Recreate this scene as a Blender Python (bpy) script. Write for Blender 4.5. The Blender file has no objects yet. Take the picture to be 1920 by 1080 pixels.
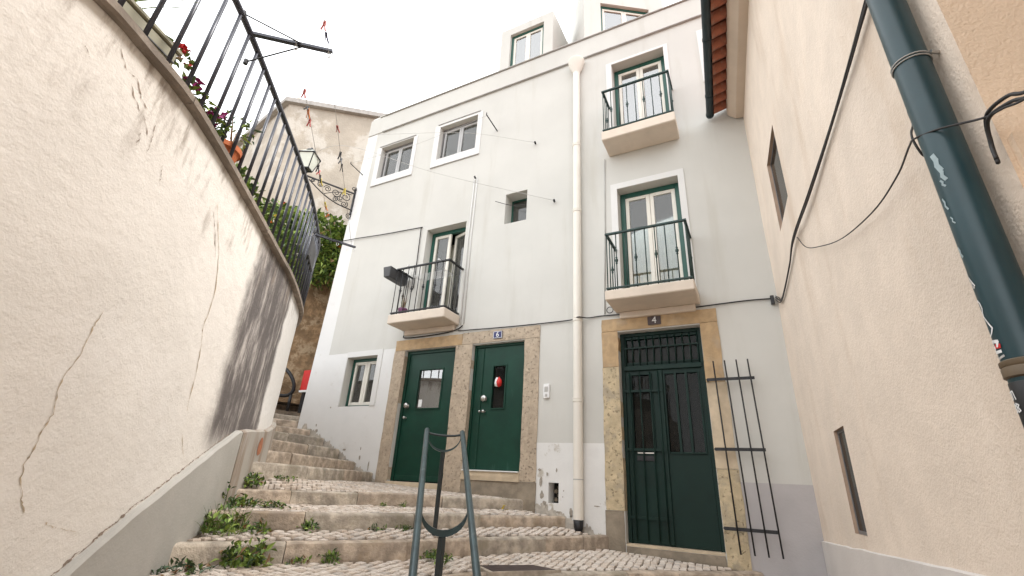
import bpy, bmesh, math, random
from mathutils import Vector, Matrix, noise
random.seed(7)
R = math.radians
scene = bpy.context.scene
col = scene.collection

# ------------------------------------------------------------------ camera, sky, sun, exposure
# datum: the photographer's eye is z = 0; the white facade is the plane y = 6, x runs along it
cam_d = bpy.data.cameras.new('camera')
cam = bpy.data.objects.new('camera', cam_d)
col.objects.link(cam)
cam_d.sensor_width = 36.0
cam_d.lens = 16.234
cam_d.clip_start = 0.02
cam_d.clip_end = 2000
cam.matrix_world = Matrix(((0.89099575, 0.13607571, 0.43313966, 0), (0.45108872, -0.37340998, -0.81060715, 0),
                           (0.05143473, 0.91763194, -0.39408893, 0), (0, 0, 0, 1)))
scene.camera = cam

SUN_EL, SUN_AZ = R(54), R(64)          # azimuth clockwise from +y
world = bpy.data.worlds.new('World')
scene.world = world
world.use_nodes = True
wn = world.node_tree
wn.nodes.clear()
sky = wn.nodes.new('ShaderNodeTexSky')
sky.sky_type = 'NISHITA'
sky.sun_disc = False
sky.sun_elevation = SUN_EL
sky.sun_rotation = SUN_AZ
sky.dust_density = 4.0
bg_sky = wn.nodes.new('ShaderNodeBackground')
bg_sky.inputs['Strength'].default_value = 0.10
wn.links.new(sky.outputs[0], bg_sky.inputs['Color'])
bg_cloud = wn.nodes.new('ShaderNodeBackground')       # the even white cloud cover
bg_cloud.inputs['Color'].default_value = (0.975, 0.99, 1.0, 1)
bg_cloud.inputs['Strength'].default_value = 1.0
mixs = wn.nodes.new('ShaderNodeMixShader')
mixs.inputs[0].default_value = 0.9
wout = wn.nodes.new('ShaderNodeOutputWorld')
wn.links.new(bg_sky.outputs[0], mixs.inputs[1])
wn.links.new(bg_cloud.outputs[0], mixs.inputs[2])
wn.links.new(mixs.outputs[0], wout.inputs['Surface'])

sun_d = bpy.data.lights.new('sun', 'SUN')
sun_d.energy = 1.5
sun_d.angle = R(25)
sun_d.color = (1.0, 0.965, 0.92)
sun = bpy.data.objects.new('sun', sun_d)
col.objects.link(sun)
sdir = Vector((math.sin(SUN_AZ) * math.cos(SUN_EL), math.cos(SUN_AZ) * math.cos(SUN_EL), math.sin(SUN_EL)))
sun.rotation_euler = sdir.to_track_quat('Z', 'Y').to_euler()
sun.location = sdir * 30

scene.view_settings.view_transform = 'Standard'
scene.view_settings.look = 'None'
scene.view_settings.gamma = 1.0
scene.view_settings.use_curve_mapping = False
scene.view_settings.exposure = 1.54
scene.render.engine = 'CYCLES'
scene.cycles.use_denoising = True
scene.cycles.max_bounces = 8
scene.cycles.diffuse_bounces = 5
scene.cycles.transparent_max_bounces = 12

# ------------------------------------------------------------------ materials
def mat(name, base, rough=0.85, var=0.12, vscale=6.0, blotch=0.0, bscale=0.8, bump=0.0, bumpscale=60.0, bumpdist=0.01,
        metallic=0.0, spec=0.5, tint=None, tint_scale=1.5, tint_amt=0.0, tint_lo=0.5, tint_hi=0.7, tint_stretch=(1, 1, 1), bump2=0.0, bump2scale=8.0, pits=0.0, pitscale=30.0):
    m = bpy.data.materials.new(name)
    m.use_nodes = True
    nt = m.node_tree
    N, L = nt.nodes, nt.links
    b = N['Principled BSDF']
    b.inputs['Roughness'].default_value = rough
    b.inputs['Metallic'].default_value = metallic
    b.inputs['Specular IOR Level'].default_value = spec
    tc = N.new('ShaderNodeTexCoord')
    def noise_tex(scale, detail=6, stretch=None, rough_=0.6):
        t = N.new('ShaderNodeTexNoise')
        t.inputs['Scale'].default_value = scale
        t.inputs['Detail'].default_value = detail
        t.inputs['Roughness'].default_value = rough_
        if stretch:
            mp = N.new('ShaderNodeMapping')
            mp.inputs['Scale'].default_value = stretch
            L.new(tc.outputs['Object'], mp.inputs['Vector'])
            L.new(mp.outputs[0], t.inputs['Vector'])
        else:
            L.new(tc.outputs['Object'], t.inputs['Vector'])
        return t
    def mixc(fac, a, bcol):
        x = N.new('ShaderNodeMix')
        x.data_type = 'RGBA'
        for sock, val in ((x.inputs[0], fac), (x.inputs[6], a), (x.inputs[7], bcol)):
            if hasattr(val, 'links'):
                L.new(val, sock)
            elif isinstance(val, (int, float)):
                sock.default_value = val
            else:
                sock.default_value = (*val, 1)
        return x.outputs[2]
    def rng(src, lo, hi, a=0.0, bb=1.0):
        r_ = N.new('ShaderNodeMapRange')
        r_.interpolation_type = 'SMOOTHSTEP'
        L.new(src, r_.inputs[0])
        for i, v_ in enumerate((lo, hi, a, bb)):
            r_.inputs[i + 1].default_value = v_
        return r_.outputs[0]
    lo = tuple(c * (1 - var) for c in base)
    hi = tuple(min(c * (1 + var), 0.95) for c in base)
    cur = mixc(rng(noise_tex(vscale).outputs[0], 0.3, 0.7), lo, hi)
    if blotch:
        dark = tuple(c * (1 - blotch) for c in base)
        cur = mixc(rng(noise_tex(bscale, 4).outputs[0], 0.48, 0.72), cur, dark)
    if tint:
        f = rng(noise_tex(tint_scale, 8, tint_stretch, 0.65).outputs[0], tint_lo, tint_hi, 0.0, tint_amt)
        cur = mixc(f, cur, tint)
    h = None
    def addh(x):
        nonlocal h
        if h is None:
            h = x
        else:
            a_ = N.new('ShaderNodeMath')
            a_.operation = 'ADD'
            L.new(h, a_.inputs[0])
            L.new(x, a_.inputs[1])
            h = a_.outputs[0]
    def scl(x, k):
        a_ = N.new('ShaderNodeMath')
        a_.operation = 'MULTIPLY'
        L.new(x, a_.inputs[0])
        a_.inputs[1].default_value = k
        return a_.outputs[0]
    if bump:
        addh(scl(noise_tex(bumpscale, 4).outputs[0], bump))
    if bump2:
        addh(scl(noise_tex(bump2scale, 5).outputs[0], bump2))
    if pits:
        pm = rng(noise_tex(pitscale, 3).outputs[0], 0.3, 0.42)
        addh(scl(pm, pits))
        cur = mixc(pm, tuple(c * 0.55 for c in base), cur)
    L.new(cur, b.inputs['Base Color'])
    if h is not None:
        bp = N.new('ShaderNodeBump')
        bp.inputs['Strength'].default_value = 1.0
        bp.inputs['Distance'].default_value = bumpdist
        L.new(h, bp.inputs['Height'])
        L.new(bp.outputs[0], b.inputs['Normal'])
    m['_cur'] = 0
    return m

def glass(name, tint=(0.9, 0.95, 0.93), ior=1.9, dirt=0.06):
    m = bpy.data.materials.new(name)
    m.use_nodes = True
    nt = m.node_tree
    N, L = nt.nodes, nt.links
    N.clear()
    out = N.new('ShaderNodeOutputMaterial')
    tr = N.new('ShaderNodeBsdfTransparent')
    tr.inputs[0].default_value = (*tint, 1)
    gl = N.new('ShaderNodeBsdfGlossy')
    gl.inputs['Roughness'].default_value = 0.02
    fr = N.new('ShaderNodeFresnel')
    fr.inputs['IOR'].default_value = ior
    mx = N.new('ShaderNodeMixShader')
    L.new(fr.outputs[0], mx.inputs[0])
    L.new(tr.outputs[0], mx.inputs[1])
    L.new(gl.outputs[0], mx.inputs[2])
    df = N.new('ShaderNodeBsdfDiffuse')
    df.inputs[0].default_value = (0.5, 0.48, 0.44, 1)
    mx2 = N.new('ShaderNodeMixShader')
    mx2.inputs[0].default_value = dirt
    L.new(mx.outputs[0], mx2.inputs[1])
    L.new(df.outputs[0], mx2.inputs[2])
    L.new(mx2.outputs[0], out.inputs[0])
    return m

M = {}
M['facade'] = mat('facade_plaster', (0.562, 0.552, 0.518), 0.92, 0.03, 1.2, 0.06, 0.5, 0.25, 90, 0.004, tint=(0.475, 0.455, 0.405), tint_scale=3.2, tint_amt=0.55, tint_lo=0.52, tint_hi=0.74, tint_stretch=(1, 1, 0.10), bump2=0.8, bump2scale=3.0)
M['white_paint'] = mat('white_limewash', (0.71, 0.705, 0.695), 0.92, 0.03, 2.0, 0.05, 1.0, 0.3, 70, 0.004, bump2=1.0, bump2scale=4.0, tint=(0.55, 0.52, 0.47), tint_scale=3.0, tint_amt=0.55, tint_lo=0.58, tint_hi=0.72)
M['base_white'] = mat('peeling_limewash', (0.72, 0.712, 0.695), 0.92, 0.04, 3.0, 0.08, 1.5, 0.4, 60, 0.006, bump2=1.2, bump2scale=6.0, tint=(0.42, 0.37, 0.30), tint_scale=2.2, tint_amt=0.75, tint_lo=0.60, tint_hi=0.66)
M['base_grey'] = mat('lilac_grey_paint', (0.44, 0.415, 0.415), 0.9, 0.05, 2.0, 0.1, 1.5, 0.3, 60, 0.005, bump2=1.2, bump2scale=5.0)
M['trim'] = mat('white_trim', (0.66, 0.655, 0.64), 0.8, 0.02, 3.0, 0.03, 1.0, 0.15, 80, 0.003)
M['balcony'] = mat('balcony_render', (0.66, 0.57, 0.48), 0.9, 0.06, 4.0, 0.12, 2.0, 0.4, 70, 0.004)
M['shade_line'] = mat('grey_shade_strip', (0.40, 0.395, 0.385), 0.9, 0.1)  # dark grey that stands in for shadow lines at mouldings, window heads and sills
M['beige'] = mat('beige_render', (0.775, 0.665, 0.56), 0.95, 0.05, 3.0, 0.12, 0.6, 0.8, 95, 0.005, bump2=1.0, bump2scale=26, tint=(0.61, 0.48, 0.365), tint_scale=2.0, tint_amt=0.6, tint_lo=0.50, tint_hi=0.72, tint_stretch=(1, 1, 0.28))
M['jamb_ochre'] = mat('ochre_jamb_render', (0.76, 0.59, 0.435), 0.95, 0.06, 2.0, 0.12, 0.8, 1.0, 90, 0.005, bump2=1.1, bump2scale=22)
M['beige_smooth'] = mat('beige_cornice', (0.60, 0.50, 0.41), 0.9, 0.04, 3.0, 0.1, 1.0, 0.2, 60, 0.004)
M['paint_chip'] = mat('bare_metal_chip', (0.30, 0.38, 0.40), 0.5, 0.2)
M['beige_base'] = mat('beige_plinth_paint', (0.62, 0.58, 0.55), 0.92, 0.04, 2.0, 0.12, 0.8, 0.5, 60, 0.005)
M['coping'] = mat('coping_stone', (0.25, 0.205, 0.165), 0.85, 0.2, 8.0, 0.3, 2.0, 0.6, 50, 0.006, tint=(0.42, 0.36, 0.30), tint_scale=5.0, tint_amt=0.6, tint_lo=0.5, tint_hi=0.7)
M['plinth'] = mat('plinth_cement', (0.42, 0.405, 0.375), 0.9, 0.06, 3.0, 0.14, 1.0, 0.4, 60, 0.004, bump2=1.0, bump2scale=5.0, tint=(0.33, 0.31, 0.27), tint_scale=1.6, tint_amt=0.6, tint_lo=0.5, tint_hi=0.7, tint_stretch=(1, 1, 0.3))
M['plinth_stained'] = mat('stained_plinth_cement', (0.43, 0.395, 0.35), 0.9, 0.08, 4.0, 0.14, 1.0, 0.4, 60, 0.004, bump2=1.0, bump2scale=5.0, tint=(0.23, 0.16, 0.11), tint_scale=4.0, tint_amt=0.85, tint_lo=0.44, tint_hi=0.66, tint_stretch=(1, 1, 0.15))
M['kerb'] = mat('kerb_limestone', (0.43, 0.35, 0.275), 0.85, 0.36, 9.0, 0.40, 2.2, 0.9, 45, 0.010, bump2=0.8, bump2scale=10, tint=(0.33, 0.25, 0.165), tint_scale=4.0, tint_amt=0.6, tint_lo=0.5, tint_hi=0.68)
M['kerb2'] = mat('kerb_limestone_greyer', (0.41, 0.355, 0.29), 0.85, 0.36, 9.0, 0.40, 2.0, 0.9, 45, 0.010, bump2=0.8, bump2scale=10, tint=(0.27, 0.235, 0.165), tint_scale=4.0, tint_amt=0.55, tint_lo=0.5, tint_hi=0.66)
M['cobble'] = mat('pale_limestone_cobble', (0.62, 0.55, 0.485), 0.75, 0.10, 20.0, 0.0, 1.0, 0.4, 90, 0.004)
M['cobble2'] = mat('warm_limestone_cobble', (0.56, 0.475, 0.40), 0.75, 0.12, 20.0, 0.0, 1.0, 0.4, 90, 0.004)
M['cobble3'] = mat('grey_limestone_cobble', (0.48, 0.43, 0.385), 0.75, 0.14, 20.0, 0.0, 1.0, 0.4, 90, 0.004)
M['bed'] = mat('joint_sand', (0.13, 0.10, 0.07), 1.0, 0.3, 25.0, 0.2, 3.0, 1.0, 80, 0.01)
M['mortar'] = mat('step_mortar', (0.30, 0.25, 0.195), 1.0, 0.25, 12.0, 0.2, 3.0, 1.0, 60, 0.01)
M['earth'] = mat('earth', (0.16, 0.13, 0.10), 1.0, 0.2, 3.0)
M['stone_pink'] = mat('pitted_pink_limestone', (0.45, 0.365, 0.275), 0.85, 0.12, 18.0, 0.18, 3.0, 0.7, 60, 0.008, pits=0.9, pitscale=34, bump2=0.8, bump2scale=9)
M['stone_orange'] = mat('ochre_limestone', (0.45, 0.315, 0.18), 0.85, 0.14, 9.0, 0.25, 3.0, 0.6, 50, 0.006, tint=(0.40, 0.33, 0.25), tint_scale=4, tint_amt=0.6, tint_lo=0.5, tint_hi=0.7)
M['stone_yellow'] = mat('worn_yellow_limestone', (0.53, 0.43, 0.28), 0.85, 0.14, 10.0, 0.2, 3.5, 0.8, 45, 0.009, tint=(0.34, 0.29, 0.22), tint_scale=3.2, tint_amt=0.75, tint_lo=0.5, tint_hi=0.62, pits=0.7, pitscale=30)
M['stone_sill'] = mat('sill_limestone', (0.56, 0.455, 0.325), 0.8, 0.1, 8.0, 0.2, 3.0, 0.3, 50, 0.005)
M['stone_dark'] = mat('damp_cement', (0.27, 0.225, 0.17), 0.95, 0.2, 6.0, 0.35, 2.5, 0.6, 50, 0.008)
M['damp_foot'] = mat('damp_render', (0.50, 0.455, 0.395), 0.95, 0.2, 12, 0.3, 4, bump=0.5, bumpscale=60, bumpdist=0.005)
M['flake_grey'] = mat('bare_grey_render', (0.34, 0.305, 0.26), 0.95, 0.2, 30, bump=0.5, bumpscale=60, bumpdist=0.005)
M['door'] = mat('green_door_paint', (0.0045, 0.040, 0.025), 0.42, 0.15, 3.0, 0.2, 2.0, 0.2, 30, 0.002, spec=0.3, tint=(0.03, 0.085, 0.062), tint_scale=9, tint_amt=0.6, tint_lo=0.62, tint_hi=0.74, tint_stretch=(1, 1, 0.35))
M['door_dark'] = mat('old_green_door_paint', (0.003, 0.020, 0.015), 0.5, 0.2, 4.0, 0.2, 2.0, 0.2, 30, 0.002, spec=0.25, tint=(0.04, 0.065, 0.055), tint_scale=12, tint_amt=0.5, tint_lo=0.66, tint_hi=0.75, tint_stretch=(1, 1, 0.2))
M['frame_green'] = mat('green_frame_paint', (0.010, 0.075, 0.055), 0.4, 0.1)
M['sash'] = mat('cream_sash_paint', (0.72, 0.69, 0.62), 0.5, 0.03)
M['rail_green'] = mat('dark_green_iron', (0.012, 0.035, 0.030), 0.45, 0.2, 20, metallic=0.2)
M['iron'] = mat('black_iron', (0.022, 0.022, 0.024), 0.5, 0.3, 20, metallic=0.3)
M['rail_grey'] = mat('blue_grey_rail_paint', (0.048, 0.050, 0.064), 0.36, 0.2, 10, metallic=0.2)
M['handrail'] = mat('grey_green_handrail_paint', (0.040, 0.068, 0.075), 0.30, 0.2, 14, tint=(0.11, 0.14, 0.14), tint_scale=9, tint_amt=0.6, tint_lo=0.6, tint_hi=0.7, metallic=0.25)
M['post_dark'] = mat('dark_post_paint', (0.020, 0.028, 0.030), 0.45, 0.2)
M['pipe_green'] = mat('blue_green_pipe_paint', (0.009, 0.040, 0.050), 0.36, 0.18, 3, 0.25, 1.5, 0.1, 30, 0.002, tint=(0.20, 0.30, 0.30), tint_scale=14, tint_amt=0.8, tint_lo=0.70, tint_hi=0.74)
M['gutter'] = mat('dark_gutter_paint', (0.008, 0.022, 0.028), 0.5, 0.2)
M['pipe_white'] = mat('cream_pipe', (0.74, 0.70, 0.63), 0.5, 0.03, 4.0, 0.05)
M['steel'] = mat('worn_steel', (0.55, 0.54, 0.52), 0.28, 0.1, metallic=1.0)
M['cable'] = mat('black_cable', (0.018, 0.016, 0.016), 0.6, 0.2)
M['cable_grey'] = mat('grey_conduit', (0.42, 0.41, 0.39), 0.7, 0.1)
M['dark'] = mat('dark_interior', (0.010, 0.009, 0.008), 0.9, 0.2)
M['reveal_brown'] = mat('brown_reveal', (0.42, 0.30, 0.22), 0.9, 0.1, 5, 0.2, 2, 0.4, 50, 0.005)
M['glass'] = glass('window_glass')
M['glass_up'] = glass('sky_facing_glass', (0.9, 0.95, 0.97), 4.2, 0.08)
M['glass_dim'] = glass('dim_old_glass', (0.55, 0.57, 0.55), 1.22, 0.015)
M['frost'] = mat('milky_lantern_glass', (0.62, 0.64, 0.56), 0.3, 0.05)
M['curtain'] = mat('pale_curtain', (0.60, 0.58, 0.54), 0.9, 0.06, 6)
M['grey_frame'] = mat('grey_aluminium_frame', (0.16, 0.155, 0.155), 0.5, 0.1)
M['grey_sash'] = mat('pale_grey_sash', (0.42, 0.42, 0.42), 0.5, 0.05)
M['blind'] = mat('grey_roller_blind', (0.42, 0.415, 0.41), 0.9, 0.03, 3)
M['curtain_tan'] = mat('tan_curtain', (0.58, 0.53, 0.44), 0.9, 0.1, 5)
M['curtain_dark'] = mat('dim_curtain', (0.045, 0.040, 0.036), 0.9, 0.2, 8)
M['roof_tile'] = mat('clay_tile', (0.30, 0.095, 0.052), 0.85, 0.3, 12, 0.3, 3, 0.5, 50, 0.005, tint=(0.30, 0.22, 0.17), tint_scale=7, tint_amt=0.6, tint_lo=0.5, tint_hi=0.65)
M['roof_grey'] = mat('grey_roof_edge', (0.36, 0.34, 0.32), 0.9, 0.15, 9)
M['far_wall'] = mat('weathered_tan_plaster', (0.43, 0.375, 0.31), 0.95, 0.10, 2.0, 0.15, 0.7, 0.5, 20, 0.02, tint=(0.54, 0.50, 0.445), tint_scale=1.0, tint_amt=0.8, tint_lo=0.52, tint_hi=0.6)
M['rubble'] = mat('brown_rubble', (0.29, 0.185, 0.10), 0.95, 0.35, 6.0, 0.4, 1.6, 1.0, 14, 0.05, tint=(0.42, 0.32, 0.21), tint_scale=3, tint_amt=0.8, tint_lo=0.5, tint_hi=0.62)
M['crack'] = mat('crack_dirt', (0.47, 0.375, 0.265), 1.0, 0.3, 30)
M['crack_dark'] = mat('crack_shadow_dirt', (0.30, 0.235, 0.19), 1.0, 0.3, 30)
M['grate'] = mat('rusted_iron_cover', (0.065, 0.045, 0.042), 0.6, 0.3, 14, metallic=0.4)
M['plate_blue'] = mat('blue_enamel', (0.012, 0.014, 0.10), 0.3, 0.05)
M['plate_dark'] = mat('brown_enamel', (0.055, 0.035, 0.035), 0.45, 0.15)
M['enamel_white'] = mat('white_enamel', (0.78, 0.78, 0.78), 0.4, 0.03)
M['peg_red'] = mat('faded_red_plastic', (0.36, 0.045, 0.035), 0.6, 0.2)
M['red'] = mat('red_paint', (0.55, 0.015, 0.012), 0.5, 0.1)
M['orange'] = mat('orange_plastic', (0.65, 0.19, 0.03), 0.5, 0.1)
M['yellow'] = mat('yellow_leaf', (0.60, 0.47, 0.06), 0.7, 0.2)
M['purple'] = mat('dull_purple_plastic', (0.16, 0.05, 0.12), 0.6, 0.1)
M['terracotta'] = mat('terracotta', (0.52, 0.15, 0.055), 0.8, 0.15, 8)
M['olive'] = mat('olive_plastic', (0.27, 0.255, 0.18), 0.6, 0.1, 5)
M['black_plastic'] = mat('black_plastic', (0.02, 0.02, 0.022), 0.5, 0.2)
M['dark_grey_plastic'] = mat('dark_grey_plastic', (0.055, 0.055, 0.058), 0.55, 0.15)
def leafmat(name, c):
    m = mat(name, c, 0.55, 0.25, 9)
    b = m.node_tree.nodes['Principled BSDF']
    b.inputs['Subsurface Weight'].default_value = 0.0
    return m
M['leaf'] = leafmat('leaf_green', (0.12, 0.20, 0.034))
M['leaf_light'] = leafmat('leaf_light_green', (0.24, 0.33, 0.065))
M['leaf_dark'] = leafmat('leaf_dark_green', (0.05, 0.095, 0.025))
M['leaf_blue'] = leafmat('leaf_blue_green', (0.055, 0.10, 0.055))
M['dry'] = leafmat('dry_leaf', (0.22, 0.13, 0.06))
M['petal_red'] = mat('red_petal', (0.50, 0.018, 0.022), 0.6, 0.2)
M['petal_magenta'] = mat('magenta_petal', (0.34, 0.02, 0.17), 0.6, 0.2)
M['petal_orange'] = mat('orange_petal', (0.70, 0.20, 0.04), 0.6, 0.2)
M['petal_white'] = mat('white_petal', (0.7, 0.68, 0.62), 0.6, 0.1)

# ------------------------------------------------------------------ mesh helpers
class MB:
    def __init__(s):
        s.v, s.f, s.m, s.uv = [], [], [], None
    def face(s, pts, mi=0):
        i = len(s.v)
        s.v += [tuple(p) for p in pts]
        s.f.append(tuple(range(i, i + len(pts))))
        s.m.append(mi)
        return s
    def hexa(s, p, mi=0):           # p: 4 bottom (ccw from above) then 4 top
        i = len(s.v)
        s.v += [tuple(q) for q in p]
        for q in ((3, 2, 1, 0), (4, 5, 6, 7), (0, 1, 5, 4), (1, 2, 6, 5), (2, 3, 7, 6), (3, 0, 4, 7)):
            s.f.append(tuple(i + k for k in q))
            s.m.append(mi)
        return s
    def box(s, x0, x1, y0, y1, z0, z1, mi=0):
        x0, x1 = sorted((x0, x1)); y0, y1 = sorted((y0, y1)); z0, z1 = sorted((z0, z1))
        return s.hexa([(x0, y0, z0), (x1, y0, z0), (x1, y1, z0), (x0, y1, z0), (x0, y0, z1), (x1, y0, z1), (x1, y1, z1), (x0, y1, z1)], mi)
    def prism(s, poly, z0, z1, mi=0):     # ccw plan polygon
        n = len(poly); i = len(s.v)
        s.v += [(p[0], p[1], z0) for p in poly] + [(p[0], p[1], z1) for p in poly]
        s.f.append(tuple(i + k for k in reversed(range(n)))); s.m.append(mi)
        s.f.append(tuple(i + n + k for k in range(n))); s.m.append(mi)
        for k in range(n):
            s.f.append((i + k, i + (k + 1) % n, i + n + (k + 1) % n, i + n + k)); s.m.append(mi)
        return s
    def tube(s, path, r, n=8, mi=0, closed=False):
        P = [Vector(p) for p in path]
        rs = r if isinstance(r, (list, tuple)) else [r] * len(P)
        i0 = len(s.v)
        up = None
        for k, p in enumerate(P):
            a = P[k - 1] if (k > 0 or closed) else p
            b = P[(k + 1) % len(P)] if (k < len(P) - 1 or closed) else p
            t = (b - a).normalized()
            if up is None:
                up = t.orthogonal().normalized()
            up = (up - t * up.dot(t))
            up = up.normalized() if up.length > 1e-6 else t.orthogonal().normalized()
            w = t.cross(up)
            for j in range(n):
                a_ = 2 * math.pi * (j + 0.5) / n
                s.v.append(tuple(p + (up * math.cos(a_) + w * math.sin(a_)) * rs[k]))
        K = len(P)
        for k in range(K if closed else K - 1):
            for j in range(n):
                a_, b_ = i0 + k * n + j, i0 + k * n + (j + 1) % n
                c_, d_ = i0 + ((k + 1) % K) * n + (j + 1) % n, i0 + ((k + 1) % K) * n + j
                s.f.append((a_, b_, c_, d_)); s.m.append(mi)
        if not closed:
            s.f.append(tuple(i0 + j for j in reversed(range(n)))); s.m.append(mi)
            s.f.append(tuple(i0 + (K - 1) * n + j for j in range(n))); s.m.append(mi)
        return s
    def bar(s, a, b, wx, wy, mi=0):      # rectangular bar from a to b
        a, b = Vector(a), Vector(b)
        t = (b - a).normalized()
        u = Vector((0, 0, 1)) if abs(t.z) < 0.9 else Vector((0, 1, 0))
        w = t.cross(u).normalized()
        u = w.cross(t).normalized()
        o = [(-1, -1), (1, -1), (1, 1), (-1, 1)]
        return s.hexa([a + w * (x * wx / 2) + u * (y * wy / 2) for x, y in o] + [b + w * (x * wx / 2) + u * (y * wy / 2) for x, y in o], mi)
    def lathe(s, c, prof, n=16, mi=0, axis='z'):
        i0 = len(s.v)
        for r, h in prof:
            for j in range(n):
                a_ = 2 * math.pi * j / n
                x, y = r * math.cos(a_), r * math.sin(a_)
                if axis == 'z':
                    s.v.append((c[0] + x, c[1] + y, c[2] + h))
                else:                      # along -y
                    s.v.append((c[0] + x, c[1] - h, c[2] + y))
        for k in range(len(prof) - 1):
            for j in range(n):
                s.f.append((i0 + k * n + j, i0 + k * n + (j + 1) % n, i0 + (k + 1) * n + (j + 1) % n, i0 + (k + 1) * n + j)); s.m.append(mi)
        s.f.append(tuple(i0 + j for j in reversed(range(n)))); s.m.append(mi)
        s.f.append(tuple(i0 + (len(prof) - 1) * n + j for j in range(n))); s.m.append(mi)
        return s
    def mesh(s, name, mats, smooth=False, bevel=0.0, segs=1, jitter=0.0, cuts=0):
        me = bpy.data.meshes.new(name)
        me.from_pydata(s.v, [], s.f)
        for mm in (mats if isinstance(mats, (list, tuple)) else [mats]):
            me.materials.append(M[mm] if isinstance(mm, str) else mm)
        me.polygons.foreach_set('material_index', s.m)
        if s.uv:
            l = me.uv_layers.new(name='UVMap')
            for lp in me.loops:
                l.data[lp.index].uv = s.uv[lp.vertex_index]
        if bevel or jitter or cuts:
            bm = bmesh.new(); bm.from_mesh(me)
            bmesh.ops.remove_doubles(bm, verts=bm.verts, dist=1e-5)
            if cuts:
                le = [e for e in bm.edges if e.calc_length() > cuts]
                bmesh.ops.subdivide_edges(bm, edges=le, cuts=3, use_grid_fill=True)
            if jitter:
                for v_ in bm.verts:
                    q = noise.noise_vector(v_.co * 3.1)
                    v_.co += Vector(q) * jitter
            if bevel:
                ed = [e for e in bm.edges if e.is_manifold and e.calc_face_angle(0) > 0.6]
                bmesh.ops.bevel(bm, geom=ed, offset=bevel, segments=segs, affect='EDGES', profile=0.6)
            bmesh.ops.recalc_face_normals(bm, faces=bm.faces)
            bm.to_mesh(me); bm.free()
        if smooth:
            me.polygons.foreach_set('use_smooth', [True] * len(me.polygons))
            if smooth == 'auto':
                me.set_sharp_from_angle(angle=R(40))
        me.update()
        return me
    def build(s, name, mats, parent=None, smooth=False, **k):
        return link(name, s.mesh(name, mats, smooth, **k), parent)

def link(name, data, parent=None):
    o = bpy.data.objects.new(name, data)
    col.objects.link(o)
    if parent is not None:
        o.parent = parent
        o.matrix_parent_inverse = Matrix.Translation(parent.location).inverted()
    return o
def tag(o, label, cat=None, group=None):
    o['label'] = label
    if cat: o['category'] = cat
    if group: o['group'] = group
    return o
def thing(name, loc, label, cat, group=None):
    o = bpy.data.objects.new(name, None)
    o.empty_display_size = 0.1
    col.objects.link(o)
    o.location = loc
    return tag(o, label, cat, group)
def struct(o):
    o['kind'] = 'structure'
    return o
def catmull(P, n=12):
    P = [Vector(p) for p in P]
    Q = [2 * P[0] - P[1]] + P + [2 * P[-1] - P[-2]]
    out = []
    for i in range(1, len(Q) - 2):
        a, b, c, d = Q[i - 1:i + 3]
        for k in range(n):
            t = k / n
            out.append(0.5 * (2 * b + (c - a) * t + (2 * a - 5 * b + 4 * c - d) * t * t + (3 * b - a - 3 * c + d) * t ** 3))
    out.append(P[-1])
    return out
class Poly:
    """an arc-length parametrised polyline in plan"""
    def __init__(s, pts):
        s.p = [Vector((p[0], p[1])) for p in pts]
        s.s = [0.0]
        for a, b in zip(s.p, s.p[1:]):
            s.s.append(s.s[-1] + (b - a).length)
        s.len = s.s[-1]
    def at(s, d):
        d = max(0.0, min(s.len, d))
        for i in range(len(s.s) - 1):
            if d <= s.s[i + 1] or i == len(s.s) - 2:
                t = (d - s.s[i]) / (s.s[i + 1] - s.s[i])
                return s.p[i].lerp(s.p[i + 1], t)
    def tan(s, d):
        return (s.at(d + 0.04) - s.at(d - 0.04)).normalized()
    def off(s, d, o):         # o > 0: to the right of travel
        t = s.tan(d)
        return s.at(d) + Vector((t.y, -t.x)) * o
    def dist(s, q):
        best = 1e9
        for a, b in zip(s.p, s.p[1:]):
            ab = b - a
            t = max(0, min(1, (q - a).dot(ab) / ab.length_squared))
            best = min(best, (a + ab * t - q).length)
        return best
def mesh_text(ch, name, mat_, size, loc, parent, rot=(R(90), 0, 0), extrude=0.002, squash=1.0):
    c = bpy.data.curves.new(name, 'FONT')
    c.body = ch; c.size = size; c.extrude = extrude; c.align_x = 'CENTER'; c.align_y = 'CENTER'
    t = bpy.data.objects.new(name, c)
    col.objects.link(t)
    me = bpy.data.meshes.new_from_object(t.evaluated_get(bpy.context.evaluated_depsgraph_get()))
    bpy.data.objects.remove(t)
    me.materials.clear(); me.materials.append(M[mat_])
    mw = Matrix.Translation(loc) @ Matrix.Rotation(rot[2], 4, 'Z') @ Matrix.Rotation(rot[0], 4, 'X') @ Matrix.Diagonal((squash, 1, 1, 1))
    me.transform(mw)
    return link(name, me, parent)

# ------------------------------------------------------------------ the ground far below and around
g = MB().face([(-400, -400, -2.3), (400, -400, -2.3), (400, 400, -2.3), (-400, 400, -2.3)]).build('ground', 'earth')
struct(g)

# ------------------------------------------------------------------ the retaining wall on the left
WP = [(-2.05, -2.5), (-2.15, -1.2), (-2.27, -.3), (-2.42, .37), (-2.53, .62), (-2.67, .9), (-2.95, 1.28), (-3.43, 1.88), (-3.82, 2.36), (-4.24, 2.87),
      (-4.54, 3.2), (-4.86, 3.53), (-5.24, 3.88), (-5.75, 4.22), (-6.4, 4.5), (-7.3, 4.65), (-8.5, 4.6), (-10, 4.3)]
W = Poly(catmull([(x, y, 0) for x, y in WP], 10))
COP = 1.95

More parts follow.
